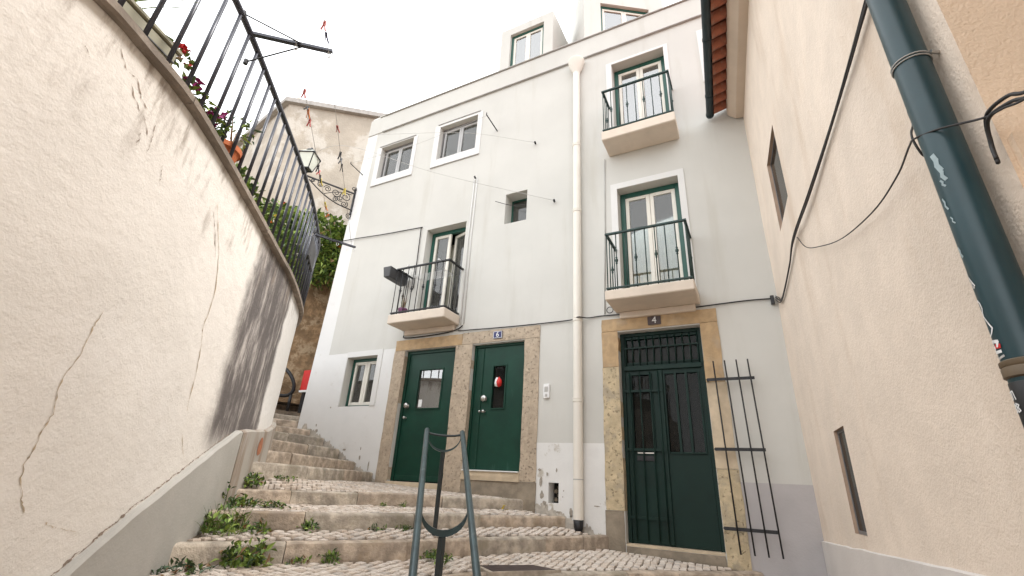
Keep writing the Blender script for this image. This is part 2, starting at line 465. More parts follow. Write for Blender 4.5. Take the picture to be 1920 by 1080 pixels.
def retaining_wall_material():
    m = mat('cream_render_old', (0.755, 0.715, 0.665), 0.95, 0.03, 2.0, 0.05, 0.9, 0.40, 75, 0.006, bump2=1.3, bump2scale=11,
            tint=(0.79, 0.755, 0.715), tint_scale=1.3, tint_amt=0.6, tint_lo=0.5, tint_hi=0.66)
    nt = m.node_tree; N, L = nt.nodes, nt.links
    b = N['Principled BSDF']
    src = b.inputs['Base Color'].links[0].from_socket
    uv = N.new('ShaderNodeUVMap')
    sep = N.new('ShaderNodeSeparateXYZ')
    L.new(uv.outputs[0], sep.inputs[0])
    def noi(sc, st, det=8, ro=0.65):
        mp = N.new('ShaderNodeMapping'); mp.inputs['Scale'].default_value = st
        L.new(uv.outputs[0], mp.inputs[0])
        t = N.new('ShaderNodeTexNoise'); t.inputs['Scale'].default_value = sc; t.inputs['Detail'].default_value = det; t.inputs['Roughness'].default_value = ro
        L.new(mp.outputs[0], t.inputs[0])
        return t.outputs[0]
    def rng(x, a, bb, c=0.0, d=1.0):
        r_ = N.new('ShaderNodeMapRange'); r_.interpolation_type = 'SMOOTHSTEP'
        L.new(x, r_.inputs[0])
        for i, v_ in enumerate((a, bb, c, d)): r_.inputs[i + 1].default_value = v_
        return r_.outputs[0]
    def op(o_, a, bb):
        q = N.new('ShaderNodeMath'); q.operation = o_
        for i, x in enumerate((a, bb)):
            if isinstance(x, (int, float)): q.inputs[i].default_value = x
            else: L.new(x, q.inputs[i])
        return q.outputs[0]
    def mixc(f, a, c):
        x = N.new('ShaderNodeMix'); x.data_type = 'RGBA'
        L.new(f, x.inputs[0]); L.new(a, x.inputs[6])
        if isinstance(c, tuple): x.inputs[7].default_value = (*c, 1)
        else: L.new(c, x.inputs[7])
        return x.outputs[2]
    u, v = sep.outputs[0], sep.outputs[1]
    wob = op('MULTIPLY', op('SUBTRACT', noi(3.0, (1, 1, 1)), 0.5), 0.35)
    uu = op('ADD', u, wob)
    # black mould streaks with a limewashed strip beside them
    streak = noi(6.0, (1.0, 0.22, 1), 9, 0.72)
    band = op('MULTIPLY', rng(uu, 5.05, 5.30), rng(uu, 6.56, 6.42))
    band = op('MULTIPLY', band, rng(v, 0.05, 0.35))
    mould = op('MULTIPLY', band, rng(streak, 0.33, 0.54))
    white = op('MULTIPLY', rng(uu, 6.36, 6.5), rng(v, 0.2, 0.6))
    cur = mixc(op('MULTIPLY', white, 0.85), src, (0.74, 0.725, 0.70))
    cur = mixc(op('MULTIPLY', band, 0.72), cur, (0.36, 0.32, 0.295))
    cur = mixc(op('MULTIPLY', mould, 0.9), cur, (0.08, 0.068, 0.066))
    # water marks below the coping
    top = rng(op('ADD', v, op('MULTIPLY', op('SUBTRACT', noi(2.2, (1.4, 0.5, 1)), 0.5), 1.5)), 1.50, 1.95)
    drip = op('MULTIPLY', top, rng(noi(7.0, (1.3, 0.35, 1)), 0.47, 0.66))
    cur = mixc(op('MULTIPLY', drip, 0.85), cur, (0.27, 0.22, 0.18))
    # little chips and scuffs
    chip = rng(noi(9.0, (1, 0.7, 1), 5, 0.8), 0.70, 0.76)
    cur = mixc(op('MULTIPLY', chip, 0.5), cur, (0.34, 0.27, 0.21))
    L.new(cur, b.inputs['Base Color'])
    return m
M['old_wall'] = retaining_wall_material()

rw = thing('retaining_wall', (-3.5, 2.0, -1.4), 'curved cream rendered retaining wall with cracks and black mould on the left', 'wall')
mb = MB(); mb.uv = []
NS, NZ = 150, 34
zb, zt = -1.9, COP + 0.01
for i in range(NS + 1):
    s_ = W.len * i / NS
    for j in range(NZ + 1):
        z = zb + (zt - zb) * j / NZ
        n1 = noise.noise(Vector((s_ * 1.3, z * 1.3, 3.0))) * 0.014 + noise.noise(Vector((s_ * 5, z * 5, 9.0))) * 0.004
        p = W.off(s_, -0.035 + n1)
        mb.v.append((p.x, p.y, z)); mb.uv.append((s_, z))
for i in range(NS):
    for j in range(NZ):
        a = i * (NZ + 1) + j
        mb.f.append((a, a + 1, a + NZ + 2, a + NZ + 1)); mb.m.append(0)
wall_o = mb.build('wall', 'old_wall', rw, smooth=True, jitter=0)
for p_ in wall_o.data.polygons: pass
# body behind the face
mb = MB()
for i in range(40):
    a, b = W.off(W.len * i / 40, -0.12), W.off(W.len * (i + 1) / 40, -0.12)
    c, d = W.off(W.len * (i + 1) / 40, -0.45), W.off(W.len * i / 40, -0.45)
    mb.face([(a.x, a.y, COP - 0.01), (d.x, d.y, COP - 0.01), (c.x, c.y, COP - 0.01), (b.x, b.y, COP - 0.01)])
    mb.face([(d.x, d.y, COP - 0.01), (d.x, d.y, -1.9), (c.x, c.y, -1.9), (c.x, c.y, COP - 0.01)])
mb.build('wall_core', 'plinth', rw)

def plinth_top(s_):
    pts = [(-1, -1.25), (2.9, -0.95), (3.98, -0.49), (4.42, -0.26), (5.09, 0.03), (5.8, 0.33), (6.9, 0.43), (8.5, 0.75), (13, 1.9)]
    for (a, za), (b, zb_) in zip(pts, pts[1:]):
        if s_ <= b: return za + (zb_ - za) * (s_ - a) / (b - a)
    return 1.9
def swept(name, m_, parent, s0, s1, sect, n=10, smooth=False, bevel=0.0):
    """sweep a section [(offset, z)] (or callable of s) along the wall"""
    mb = MB(); K = None
    for i in range(n + 1):
        s_ = s0 + (s1 - s0) * i / n
        sec = sect(s_) if callable(sect) else sect
        K = len(sec)
        for o_, z in sec:
            p = W.off(s_, o_); mb.v.append((p.x, p.y, z))
    for i in range(n):
        for k in range(K):
            a, b = i * K + k, i * K + (k + 1) % K
            mb.f.append((a, b, b + K, a + K)); mb.m.append(0)
    mb.f.append(tuple(range(K))); mb.m.append(0)
    mb.f.append(tuple(reversed(range(n * K, n * K + K)))); mb.m.append(0)
    return mb.build(name, m_, parent, smooth=smooth, bevel=bevel) if bevel else mb.build(name, m_, parent, smooth=smooth, jitter=1e-6)
def plinth_sec(s_):
    z = plinth_top(s_) + noise.noise(Vector((s_ * 4, 0, 0))) * 0.012
    return [(0.012, -1.9), (0.012, z - 0.012), (-0.005, z + 0.004), (-0.08, z + 0.012), (-0.08, -1.9)]
swept('plinth', 'plinth', rw, 1.0, 5.86, plinth_sec, 60)
swept('plinth', 'plinth_stained', rw, 5.866, 9.5, lambda s_: [(o + 0.004, z) for o, z in plinth_sec(s_)], 30)
# coping stones
sc = 0.9
k = 0
while sc < W.len - 0.3:
    ln = random.uniform(0.75, 1.0)
    e = min(sc + ln, W.len - 0.1)
    dz = random.uniform(-0.004, 0.004)
    swept('coping_stone', 'coping', rw, sc + 0.003, e - 0.003, [(-0.004, COP + dz), (0.016, COP + 0.012 + dz), (0.016, COP + 0.052 + dz), (0.006, COP + 0.062 + dz), (-0.34, COP + 0.066 + dz), (-0.34, COP + dz)], 8)
    sc = e
# cracks
def crack(pts, w, m_):
    P = catmull([(a, b, 0) for a, b in pts], 6)
    mb = MB(); prev = None
    for i, q in enumerate(P):
        s_, z = q.x + random.uniform(-.006, .006), q.y + random.uniform(-.004, .004)
        ww = w * random.choice((.25, .4, .6, .9, 1.5)) * random.uniform(.7, 1.3) * (0.35 if i in (0, len(P) - 1) else 1)
        n1 = noise.noise(Vector((s_ * 1.3, z * 1.3, 3.0))) * 0.014 + noise.noise(Vector((s_ * 5, z * 5, 9.0))) * 0.004
        a, b = W.off(s_ - ww, -0.0325 + n1), W.off(s_ + ww, -0.0325 + n1)
        cur = ((a.x, a.y, z), (b.x, b.y, z))
        if prev: mb.face([prev[0], prev[1], cur[1], cur[0]])
        prev = cur
    mb.build('crack', m_, rw)
crack([(3.58, 0.68), (3.56, 0.6), (3.56, 0.52), (3.55, 0.42), (3.52, 0.32), (3.55, 0.2), (3.54, 0.12), (3.54, 0.03), (3.53, -0.04), (3.58, -0.14), (3.63, -0.21)], 0.0035, 'crack')
crack([(4.19, 1.7), (4.33, 1.56), (4.47, 1.42), (4.6, 1.16), (4.59, 0.93), (4.63, 0.83), (4.69, 0.65), (4.75, 0.36)], 0.005, 'crack')
crack([(4.20, 1.62), (4.32, 1.50), (4.44, 1.38)], 0.005, 'crack_dark')
crack([(4.78, 0.22), (4.9, 0.08)], 0.005, 'crack')
crack([(3.77, -0.25), (3.83, -0.275), (3.9, -0.29), (4.02, -0.31)], 0.004, 'crack')
crack([(3.09, 1.86), (3.16, 1.80), (3.22, 1.81), (3.28, 1.74), (3.37, 1.71)], 0.004, 'crack_dark')
crack([(3.2, 1.76), (3.28, 1.69), (3.34, 1.66), (3.4, 1.60)], 0.003, 'crack_dark')
for a, b in (((3.35, 1.59), (3.36, 1.50)), ((3.41, 1.7), (3.44, 1.52)), ((3.57, 1.54), (3.61, 1.42)), ((2.95, 1.72), (2.99, 1.69))):
    crack([a, ((a[0] + b[0]) / 2 + 0.006, (a[1] + b[1]) / 2), b], 0.0022, 'crack_dark')
# a flaked patch on the plinth
mb = MB()
cpt = [(6.60 + 0.11 * math.cos(t) * random.uniform(.8, 1.1), 0.24 + 0.085 * math.sin(t) * random.uniform(.8, 1.2)) for t in [2 * math.pi * i / 14 for i in range(14)]]
mb.face([(W.off(a, 0.020).x, W.off(a, 0.020).y, b) for a, b in cpt])
tag(mb.build('flaked_patch', mat('bare_brick_red', (0.36, 0.14, 0.07), 0.95, 0.2, 20), rw), 'bare brick red patch where the plinth has flaked')

for a in range(9):
    s0 = 3.9 + a * .2
    crack([(s0 + d_, plinth_top(s0 + d_) + .018 + random.uniform(-.006, .010)) for d_ in (0, .05, .1, .15, .2)], .012, 'crack_dark')
# terrace fill behind the wall
mb = MB()
poly = [W.off(W.len * i / 30, -0.46) for i in range(31)]
for a, b in zip(poly, poly[1:]):
    mb.face([(a.x, a.y, COP + 0.03), (b.x, b.y, COP + 0.03), (b.x - 14, b.y - 1, COP + 0.03), (a.x - 14, a.y - 1, COP + 0.03)])
struct(mb.build('terrace', 'mortar'))

# ------------------------------------------------------------------ stairway: kerb stones, beds, cobbles
E_ = {}
E_['H'] = (-1.17, [(-2.06, -2.2), (-1.3, -.6), (-.3, .8), (.78, 1.6)])
E_['G'] = (-1.00, [(-2.22, -.8), (-1.7, .8), (-.9, 2.1), (.62, 3.1)])
E_['F'] = (-0.83, [(-2.45, .42), (-2.1, 1.5), (-1.6, 2.8), (-.7, 4.1), (.5, 4.9)])
E_['E'] = (-0.66, [(-2.9, 1.18), (-2.55, 1.9), (-2.38, 2.7), (-2.22, 3.5), (-2.07, 3.86), (-1.51, 4.49), (-.29, 5.83), (-.16, 5.99)])
E_['A'] = (-0.474, [(-3.66, 2.14), (-3.48, 2.45), (-3.13, 2.97), (-2.8, 3.63), (-2.55, 4.3), (-2.25, 4.95), (-1.73, 5.99)])
E_['B'] = (-0.304, [(-3.96, 2.5), (-3.62, 2.99), (-3.42, 3.3), (-3.11, 4.05), (-2.87, 4.8), (-2.27, 5.99)])
E_['C'] = (-0.149, [(-4.32, 2.93), (-4.13, 3.7), (-3.88, 4.4), (-3.52, 4.95), (-3.19, 5.42), (-2.86, 5.99)])
E_['D1'] = (0.095, [(-4.52, 3.14), (-4.75, 4.0), (-5.1, 5.0), (-5.5, 5.99)])
E_['D2'] = (0.242, [(-5.03, 3.66), (-5.25, 4.3), (-5.6, 5.2), (-5.91, 5.99)])
E_['D3'] = (0.426, [(-5.85, 4.24), (-6.05, 4.9), (-6.31, 5.99)])
E_['D4'] = (0.595, [(-6.5, 4.5), (-6.72, 5.2), (-6.73, 5.99)])
E_['D5'] = (0.739, [(-7.15, 4.6), (-7.2, 5.4), (-7.1, 5.99)])
E_['D6'] = (0.900, [(-7.75, 4.62), (-7.7, 5.65), (-7.54, 5.98), (-7.5, 6.5)])
E_['D7'] = (1.035, [(-8.3, 4.6), (-8.1, 5.95), (-7.85, 6.4), (-7.5, 7.0)])
E_['D8'] = (1.17, [(-8.7, 4.55), (-8.5, 6.2), (-8.2, 6.7), (-7.5, 7.5)])
E_['D9'] = (1.34, [(-9.1, 4.5), (-8.75, 6.3), (-8.4, 6.9), (-7.5, 7.9)])
order = ['H', 'G', 'F', 'E', 'A', 'B', 'C', 'D1', 'D2', 'D3', 'D4', 'D5', 'D6', 'D7', 'D8', 'D9']
L_ = {k: Poly(catmull([(x, y, 0) for x, y in v[1]], 8)) for k, v in E_.items()}
ZB = {'G': -1.12, 'F': -0.97, 'E': -0.80, 'A': -0.605, 'B': -0.415, 'C': -0.27, 'D1': -0.045, 'D2': 0.115, 'D3': 0.27, 'D4': 0.45, 'D5': 0.61, 'D6': 0.755, 'D7': 0.915, 'D8': 1.05, 'D9': 1.19}

mb = MB()
for lo, hi in zip(order, order[1:]):
    a, b = L_[lo], L_[hi]
    zf, zk = E_[lo][0] - 0.017, ZB[hi] - 0.017
    n = 16
    for i in range(n):
        f0, f1 = i / n, (i + 1) / n
        q = [a.off(a.len * f0, -0.12), a.off(a.len * f1, -0.12), b.off(b.len * f1, -0.10), b.off(b.len * f0, -0.10)]
        mb.face([(q[0].x, q[0].y, zf), (q[1].x, q[1].y, zf), (q[2].x, q[2].y, zk), (q[3].x, q[3].y, zk)])
        # face under the kerb
        u0, u1 = b.off(b.len * f0, -0.10), b.off(b.len * f1, -0.10)
        mb.face([(u0.x, u0.y, zk - 0.3), (u1.x, u1.y, zk - 0.3), (u1.x, u1.y, E_[hi][0] - 0.04), (u0.x, u0.y, E_[hi][0] - 0.04)])
# upper and lower landings
mb.face([(-9.1, 4.4, 1.30), (-7.4, 8.2, 1.30), (-9.5, 10.5, 1.32), (-14, 5.0, 1.32)])
mb.face([(-2.3, -5, -1.35), (1.3, -5, -1.35), (1.3, 1.75, -1.34), (-2.3, 1.75, -1.34)])
stair = struct(mb.build('stairway', 'bed'))
mb.f = []

def kerb(key, depth, h):
    p = L_[key]; z = E_[key][0]
    s_ = 0.0; i = 0
    while s_ < p.len - 0.02:
        ln = random.uniform(0.55, 1.05)
        if p.len - s_ - ln < 0.35: ln = p.len - s_
        e = min(p.len, s_ + ln)
        n = 5
        mbk = MB()
        dz = random.uniform(-.007, .007); dn = random.uniform(-.008, .008)
        for j in range(n + 1):
            d = s_ + 0.003 + (e - s_ - 0.006) * j / n
            w1, w2, w3 = (noise.noise(Vector((d * 3 + 11 * i, q * 7.0, z * 9))) for q in (1, 2, 3))
            dip = 0.006 * abs(w3)
            for o_, zz in ((0.005 + 0.010 * w1 + dn, z - h), (0.008 + 0.010 * w1 + dn, z - 0.026 + dz), (0.0 + 0.008 * w2 + dn, z - 0.008 + dz - dip), (-0.02 + dn, z + 0.001 + dz - dip * .5), (-depth * 0.6, z + 0.003 + dz + 0.004 * w2), (-depth, z + dz - 0.004), (-depth, z - h)):
                q = p.off(d, o_)
                mbk.v.append((q.x, q.y, zz))
        K = 7
        for j in range(n):
            for k_ in range(K):
                a_, b_ = j * K + k_, j * K + (k_ + 1) % K
                mbk.f.append((a_, a_ + K, b_ + K, b_)); mbk.m.append(0)
        mbk.f.append(tuple(range(K))); mbk.m.append(0)
        mbk.f.append(tuple(reversed(range(n * K, n * K + K)))); mbk.m.append(0)
        me = mbk.mesh('kerb_stone', 'kerb' if random.random() < 0.6 else 'kerb2', jitter=1e-6, smooth='auto')
        link('kerb_stone', me, stair)
        s_ = e; i += 1
for k_ in order:
    dp = 0.13 if not k_.startswith('D') else 0.40
    z0 = ZB.get(k_, E_[k_][0] - 0.18)
    kerb(k_, dp, E_[k_][0] - z0 + 0.10)

# cobbles
def cobble_mesh(i):
    rnd = random.Random(100 + i)
    a = 0.5
    b = [(-a, -a), (a, -a), (a, a), (-a, a)]
    b = [(x + rnd.uniform(-.07, .07), y + rnd.uniform(-.07, .07)) for x, y in b]
    c = [(x * 0.87 + rnd.uniform(-.03, .03), y * 0.87 + rnd.uniform(-.03, .03)) for x, y in b]
    v = [(x, y, -0.6) for x, y in b] + [(x, y, -0.11) for x, y in b] + [(x, y, rnd.uniform(-.03, .02)) for x, y in c]
    f = []
    for l in (0, 4):
        for k in range(4):
            f.append((l + k, l + (k + 1) % 4, l + 4 + (k + 1) % 4, l + 4 + k))
    f.append((8, 9, 10, 11))
    return v, f
CV = [cobble_mesh(i) for i in range(10)]
CM = []
for i, (v, f) in enumerate(CV):
    me = bpy.data.meshes.new('cobble')
    me.from_pydata(v, [], f)
    me.materials.append(M[('cobble', 'cobble', 'cobble2', 'cobble', 'cobble3', 'cobble2', 'cobble', 'cobble', 'cobble2', 'cobble')[i]])
    CM.append(me)
cob = []
def in_poly(q, P):
    c = False; j = len(P) - 1
    for i in range(len(P)):
        if (P[i].y > q.y) != (P[j].y > q.y) and q.x < (P[j].x - P[i].x) * (q.y - P[i].y) / (P[j].y - P[i].y) + P[i].x: c = not c
        j = i
    return c
GRATE = [(-2.30, 4.0), (-1.97, 4.38), (-1.72, 4.31), (-2.07, 3.82)]
GP = [Vector(p) for p in GRATE]
gc = sum(GP, Vector((0, 0))) / 4
GBIG = [gc + (p - gc) * 1.25 for p in GP]
def pave(lo, hi, size, inset=0.13, ang=R(6)):
    a, b = L_[lo], L_[hi]
    n = 24
    P = [a.off(a.len * i / n, -inset) for i in range(n + 1)] + [b.at(b.len * i / n) for i in range(n, -1, -1)]
    if ang is None:
        t = a.tan(a.len / 2); ang = math.atan2(t.y, t.x) + R(45)
    ca, sa = math.cos(ang), math.sin(ang)
    xs = [p.x * ca + p.y * sa for p in P]; ys = [-p.x * sa + p.y * ca for p in P]
    fr = Poly(P[:n + 1])
    zf, zk = E_[lo][0], ZB[hi]
    y = min(ys); r_ = 0
    while y < max(ys):
        x = min(xs)
        wob = 0.0
        while x < max(xs):
            w = size
            jx, jy = random.uniform(-.006, .006), random.uniform(-.006, .006)
            q = Vector(((x + jx) * ca - (y + jy) * sa, (x + jx) * sa + (y + jy) * ca))
            if in_poly(q, P) and W.off(0, 0) is not None and not in_poly(q, GBIG):
                d1, d2 = fr.dist(q), b.dist(q)
                if d2 > size * 0.30 and d1 > size * 0.45 and W.dist(q) > 0.05 and q.y < 5.95:
                    f = d1 / (d1 + d2)
                    z = zf + (zk - zf) * f + random.uniform(-.003, .003) + 0.008 * noise.noise(Vector((q.x * 1.7, q.y * 1.7, 0)))
                    cob.append((q.x, q.y, z, ang + random.uniform(-.1, .1), w * random.uniform(.86, 1.0), size * random.uniform(.86, 1.0)))
            x += w + 0.006
        y += size + 0.006
        r_ += 1
pave('E', 'A', 0.064)
pave('A', 'B', 0.064)
pave('B', 'C', 0.064)
pave('C', 'D1', 0.066)
pave('F', 'E', 0.095)
pave('G', 'F', 0.10)
pave('H', 'G', 0.10)
def seen(c):
    q = cam.matrix_world.to_3x3().transposed() @ Vector(c[:3])
    if q.z > -0.1: return False
    x, y = 960 + 866 * q.x / -q.z, 540 - 866 * q.y / -q.z
    return 0 <= x <= 1920 and 0 <= y <= 1085
cob.sort(key=lambda c: (0 if seen(c) else 1, c[0] ** 2 + c[1] ** 2 + c[2] ** 2))
N_IND = 295
mbs = MB(); smats = ['cobble', 'cobble2', 'cobble3']
for i, (x, y, z, a, w, h) in enumerate(cob):
    vi = random.randrange(10)
    if i < N_IND:
        o = link('cobblestone', CM[vi], stair)
        o.location = (x, y, z); o.rotation_euler = (random.uniform(-.03, .03), random.uniform(-.03, .03), a); o.scale = (w, h, 0.085)
    else:
        v, f = CV[vi]; base = len(mbs.v); ca, sa = math.cos(a), math.sin(a)
        for p in v:
            px, py = p[0] * w, p[1] * h
            mbs.v.append((x + px * ca - py * sa, y + px * sa + py * ca, z + p[2] * 0.085))
        mi = (0, 0, 1, 0, 2, 1, 0, 0, 1, 0)[vi]
        for q in f:
            mbs.f.append(tuple(base + t for t in q)); mbs.m.append(mi)
o = mbs.build('cobblestone_field', smats, stair)
o['kind'] = 'stuff'

# iron drain cover let into the paving
dc = thing('drain_cover', (gc.x, gc.y, -0.62), 'dark rusty iron drain cover lying in the cobbles below the steps', 'drain cover')
zc = -0.644
mb = MB(); mb.hexa([(p.x, p.y, zc - 0.03) for p in reversed([GP[0], GP[1], GP[2], GP[3]])] + [(p.x, p.y, zc + 0.006) for p in reversed([GP[0], GP[1], GP[2], GP[3]])])
mb.build('lid', 'grate', dc, bevel=0.004)
mb = MB()
for i in range(4):
    a, b = GP[i], GP[(i + 1) % 4]
    a2, b2 = gc + (a - gc) * 1.14, gc + (b - gc) * 1.14
    a1, b1 = gc + (a - gc) * 1.01, gc + (b - gc) * 1.01
    mb.hexa([(p.x, p.y, zc - 0.05) for p in (a1, b1, b2, a2)] + [(p.x, p.y, zc + 0.003) for p in (a1, b1, b2, a2)])
mb.build('stone_frame', 'kerb2', dc)
#PART2

# ------------------------------------------------------------------ the white house
FY = 6.0
house = thing('white_house', (-3.5, 6.2, -0.6), 'white plastered three storey house with green doors and balconies', 'house')
XL, XR, ZB0, ZT0 = -7.47, 1.6, -1.4, 7.40
OPEN = {          # x0, x1, z0, z1, depth of the reveal
    'door_left': (-5.20, -4.16, -0.02, 2.04, 0.10), 'door_six': (-3.85, -2.93, 0.17, 2.03, 0.10), 'door_four': (-1.53, -0.48, -0.54, 2.01, 0.13),
    'low_window': (-6.53, -5.81, 1.13, 2.01, 0.14), 'bal_left': (-5.10, -4.22, 2.50, 4.40, 0.17), 'bal_right': (-1.45, -0.55, 2.38, 4.33, 0.17),
    'bal_top': (-1.45, -0.56, 5.10, 6.99, 0.17), 'up_window_a': (-6.74, -5.83, 6.05, 6.90, 0.10), 'up_window_b': (-5.13, -4.20, 6.06, 6.91, 0.10),
    'small_window': (-3.43, -3.01, 4.15, 4.76, 0.24), 'vent': (-2.51, -2.37, -0.17, 0.07, 0.16), 'hidden_window': (0.10, 0.9, 6.05, 6.98, 0.12),
}
xs = sorted({XL, XR, -7.05, -2.69, -1.75, -0.25, -5.42, -0.25} | {v for o in OPEN.values() for v in o[:2]})
zs = sorted({ZB0, ZT0, 2.10, 0.56, 0.17} | {v for o in OPEN.values() for v in o[2:4]})
def wx(x, z):        # the free corner leans a little
    return x + (0.03 * (z - 0.8) if x < -7.3 else (0.012 * (z - 2) if abs(x + 7.05) < .01 else 0))
mb = MB()
for x0, x1 in zip(xs, xs[1:]):
    for z0, z1 in zip(zs, zs[1:]):
        cx, cz = (x0 + x1) / 2, (z0 + z1) / 2
        if any(o[0] < cx < o[1] and o[2] < cz < o[3] for o in OPEN.values()): continue
        mi = 0
        if cx < -7.05 or (cx < -5.42 and cz < 2.10): mi = 1
        elif -5.42 < cx < -1.6 and cz < 0.56: mi = 2
        elif cx > -0.3 and cz < 0.17: mi = 3
        mb.face([(wx(x0, z0), FY, z0), (wx(x1, z0), FY, z0), (wx(x1, z1), FY, z1), (wx(x0, z1), FY, z1)], mi)
for key, (x0, x1, z0, z1, d) in OPEN.items():
    mi = 2 if key == 'vent' else 0
    y1 = FY + d + 0.12
    mb.face([(x0, FY, z0), (x0, FY, z1), (x0, y1, z1), (x0, y1, z0)], mi)
    mb.face([(x1, FY, z1), (x1, FY, z0), (x1, y1, z0), (x1, y1, z1)], mi)
    mb.face([(x0, FY, z1), (x1, FY, z1), (x1, y1, z1), (x0, y1, z1)], mi)
    mb.face([(x0, y1, z0), (x1, y1, z0), (x1, FY, z0), (x0, FY, z0)], mi)
# free side wall, back and top
mb.face([(wx(XL, ZB0), FY, ZB0), (wx(XL, ZT0), FY, ZT0), (wx(XL, ZT0), 13, ZT0), (wx(XL, ZB0), 13, ZB0)], 1)
mb.face([(XR, FY, ZB0), (XR, 13, ZB0), (XR, 13, ZT0), (XR, FY, ZT0)], 0)
mb.build('wall', ['facade', 'white_paint', 'base_white', 'base_grey'], house)
# dark rooms behind the openings
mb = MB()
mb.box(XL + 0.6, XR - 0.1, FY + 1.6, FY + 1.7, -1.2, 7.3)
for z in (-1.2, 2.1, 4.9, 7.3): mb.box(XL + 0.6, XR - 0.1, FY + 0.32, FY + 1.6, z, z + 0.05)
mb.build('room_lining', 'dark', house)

# cornice: lower moulding, frieze, upper moulding, parapet cap; mouldings coloured dark as shadow lines
def beam(name, m_, x0, x1, y0, y1, z0, z1, parent, bevel=0.0, **k):
    return MB().box(x0, x1, y0, y1, z0, z1).build(name, m_, parent, bevel=bevel, **k) if bevel else MB().box(x0, x1, y0, y1, z0, z1).build(name, m_, parent)
beam('lower_moulding', 'shade_line', -6.82, XR, FY - 0.045, FY - 0.001, 7.378, 7.396, house, 0.004)
beam('frieze', 'facade', -7.26, XR, FY - 0.018, FY + 0.3, 7.402, 7.86, house)
beam('upper_moulding', 'shade_line', -6.82, XR, FY - 0.05, FY + 0.25, 7.868, 7.888, house, 0.004)
beam('parapet_moulding', 'facade', -7.0, XR, FY - 0.03, FY + 0.25, 7.889, 7.911, house)
beam('parapet_cap', 'trim', -7.26, XR, FY + 0.02, FY + 0.36, 7.912, 7.96, house, 0.008)
mb = MB()
mb.face([(-7.22, FY + 0.15, 7.97), (XR, FY + 0.15, 7.97), (XR, 9.5, 10.0), (-7.22, 9.5, 9.6)])
mb.face([(-7.22, 9.5, 9.6), (XR, 9.5, 10.0), (XR, 13, 7.9), (-7.22, 13, 7.9)])
mb.build('roof', 'roof_tile', house)

def win(key, label, frame_mat, fw, glass_mat, surround=None, sash_w=0.055, curtain='curtain', leaves=2, open_right=0.0, sash_mat='sash', z_sill=None, cur_gap=0.10, frame_bottom=True):
    x0, x1, z0, z1, d = OPEN[key]
    y = FY + d
    mb = MB()
    mb.box(x0 + .002, x0 + fw, y, y + 0.06, z0, z1 - .002); mb.box(x1 - fw, x1 - .002, y, y + 0.06, z0, z1 - .002)
    mb.box(x0 + fw, x1 - fw, y, y + 0.06, z1 - fw * 1.1, z1 - .002)
    if frame_bottom: mb.box(x0 + fw, x1 - fw, y, y + 0.06, z0, z0 + fw * 0.8)
    w = mb.build('window' if z1 - z0 < 1.5 else 'balcony_door', frame_mat, house, bevel=0.004)
    tag(w, label)
    if surround:
        l, r_, t, b = surround
        mb = MB(); yy = FY - 0.014
        mb.box(x0 - l, x0 - .001, yy, FY + .05, z0 - b, z1 + t); mb.box(x1 + .001, x1 + r_, yy, FY + .05, z0 - b, z1 + t)
        mb.box(x0 - .001, x1 + .001, yy, FY + .05, z1 + .001, z1 + t)
        if b > 0: mb.box(x0 - .001, x1 + .001, yy, FY + .05, z0 - b, z0 - .001)
        mb.build('surround', 'trim', w)
    ix0, ix1, iz0, iz1 = x0 + fw, x1 - fw, z0 + (fw * 0.8 if frame_bottom else 0.02), z1 - fw * 1.1
    lw = (ix1 - ix0) / leaves
    for k in range(leaves):
        a, b = ix0 + k * lw + .002, ix0 + (k + 1) * lw - .002
        mb = MB(); ys, ye = y + 0.012, y + 0.052
        mb.box(a, a + sash_w, ys, ye, iz0, iz1); mb.box(b - sash_w, b, ys, ye, iz0, iz1)
        mb.box(a + sash_w, b - sash_w, ys, ye, iz1 - sash_w, iz1); mb.box(a + sash_w, b - sash_w, ys, ye, iz0, iz0 + sash_w * (1.0 if z1 - z0 < 1.5 else 1.8))
        gl = MB().box(a + sash_w - .004, b - sash_w + .004, y + 0.030, y + 0.036, iz0 + sash_w - .004, iz1 - sash_w + .004)
        if open_right and k == leaves - 1:      # the right leaf stands open inwards
            M3 = Matrix.Translation((b, y + .03, 0)) @ Matrix.Rotation(-open_right, 4, 'Z') @ Matrix.Translation((-b, -y - .03, 0))
            mb.v = [tuple(M3 @ Vector(p)) for p in mb.v]; gl.v = [tuple(M3 @ Vector(p)) for p in gl.v]
        mb.build('sash', sash_mat, w, bevel=0.004)
        gl.build('pane', glass_mat, w)
    if curtain:
        mb = MB(); n = 40; yc = y + 0.06 + cur_gap
        pr = None
        for i in range(n + 1):
            x = ix0 + (ix1 - ix0) * i / n
            yy = yc + (0.014 * math.sin(i * 1.3) + 0.006 * math.sin(i * 3.1) if 'curtain' in curtain else 0)
            c = ((x, yy, iz0), (x, yy, iz1))
            if pr: mb.face([pr[0], c[0], c[1], pr[1]])
            pr = c
        mb.build('curtain' if 'curtain' in curtain else 'blind', curtain, w, smooth=True)
    return w
win('up_window_a', 'left one of the two small upper windows, grey blinds down', 'grey_frame', 0.04, 'glass', (0.13, 0.10, 0.02, 0.17), curtain='blind', cur_gap=0.02, sash_mat='grey_sash', sash_w=0.045)
win('up_window_b', 'right one of the two small upper windows, grey blinds down', 'grey_frame', 0.04, 'glass', (0.13, 0.11, 0.06, 0.17), curtain='blind', cur_gap=0.02, sash_mat='grey_sash', sash_w=0.045)
win('low_window', 'ground floor window with green frame and white surround', 'frame_green', 0.05, 'glass', (0.02, 0.11, 0.10, 0.0), curtain='curtain', cur_gap=0.05)
win('bal_left', 'half open balcony door above the left green door', 'frame_green', 0.07, 'glass', (0.0, 0.0, 0.0, 0.0) and None, curtain='curtain_tan', open_right=0.30, cur_gap=0.34)
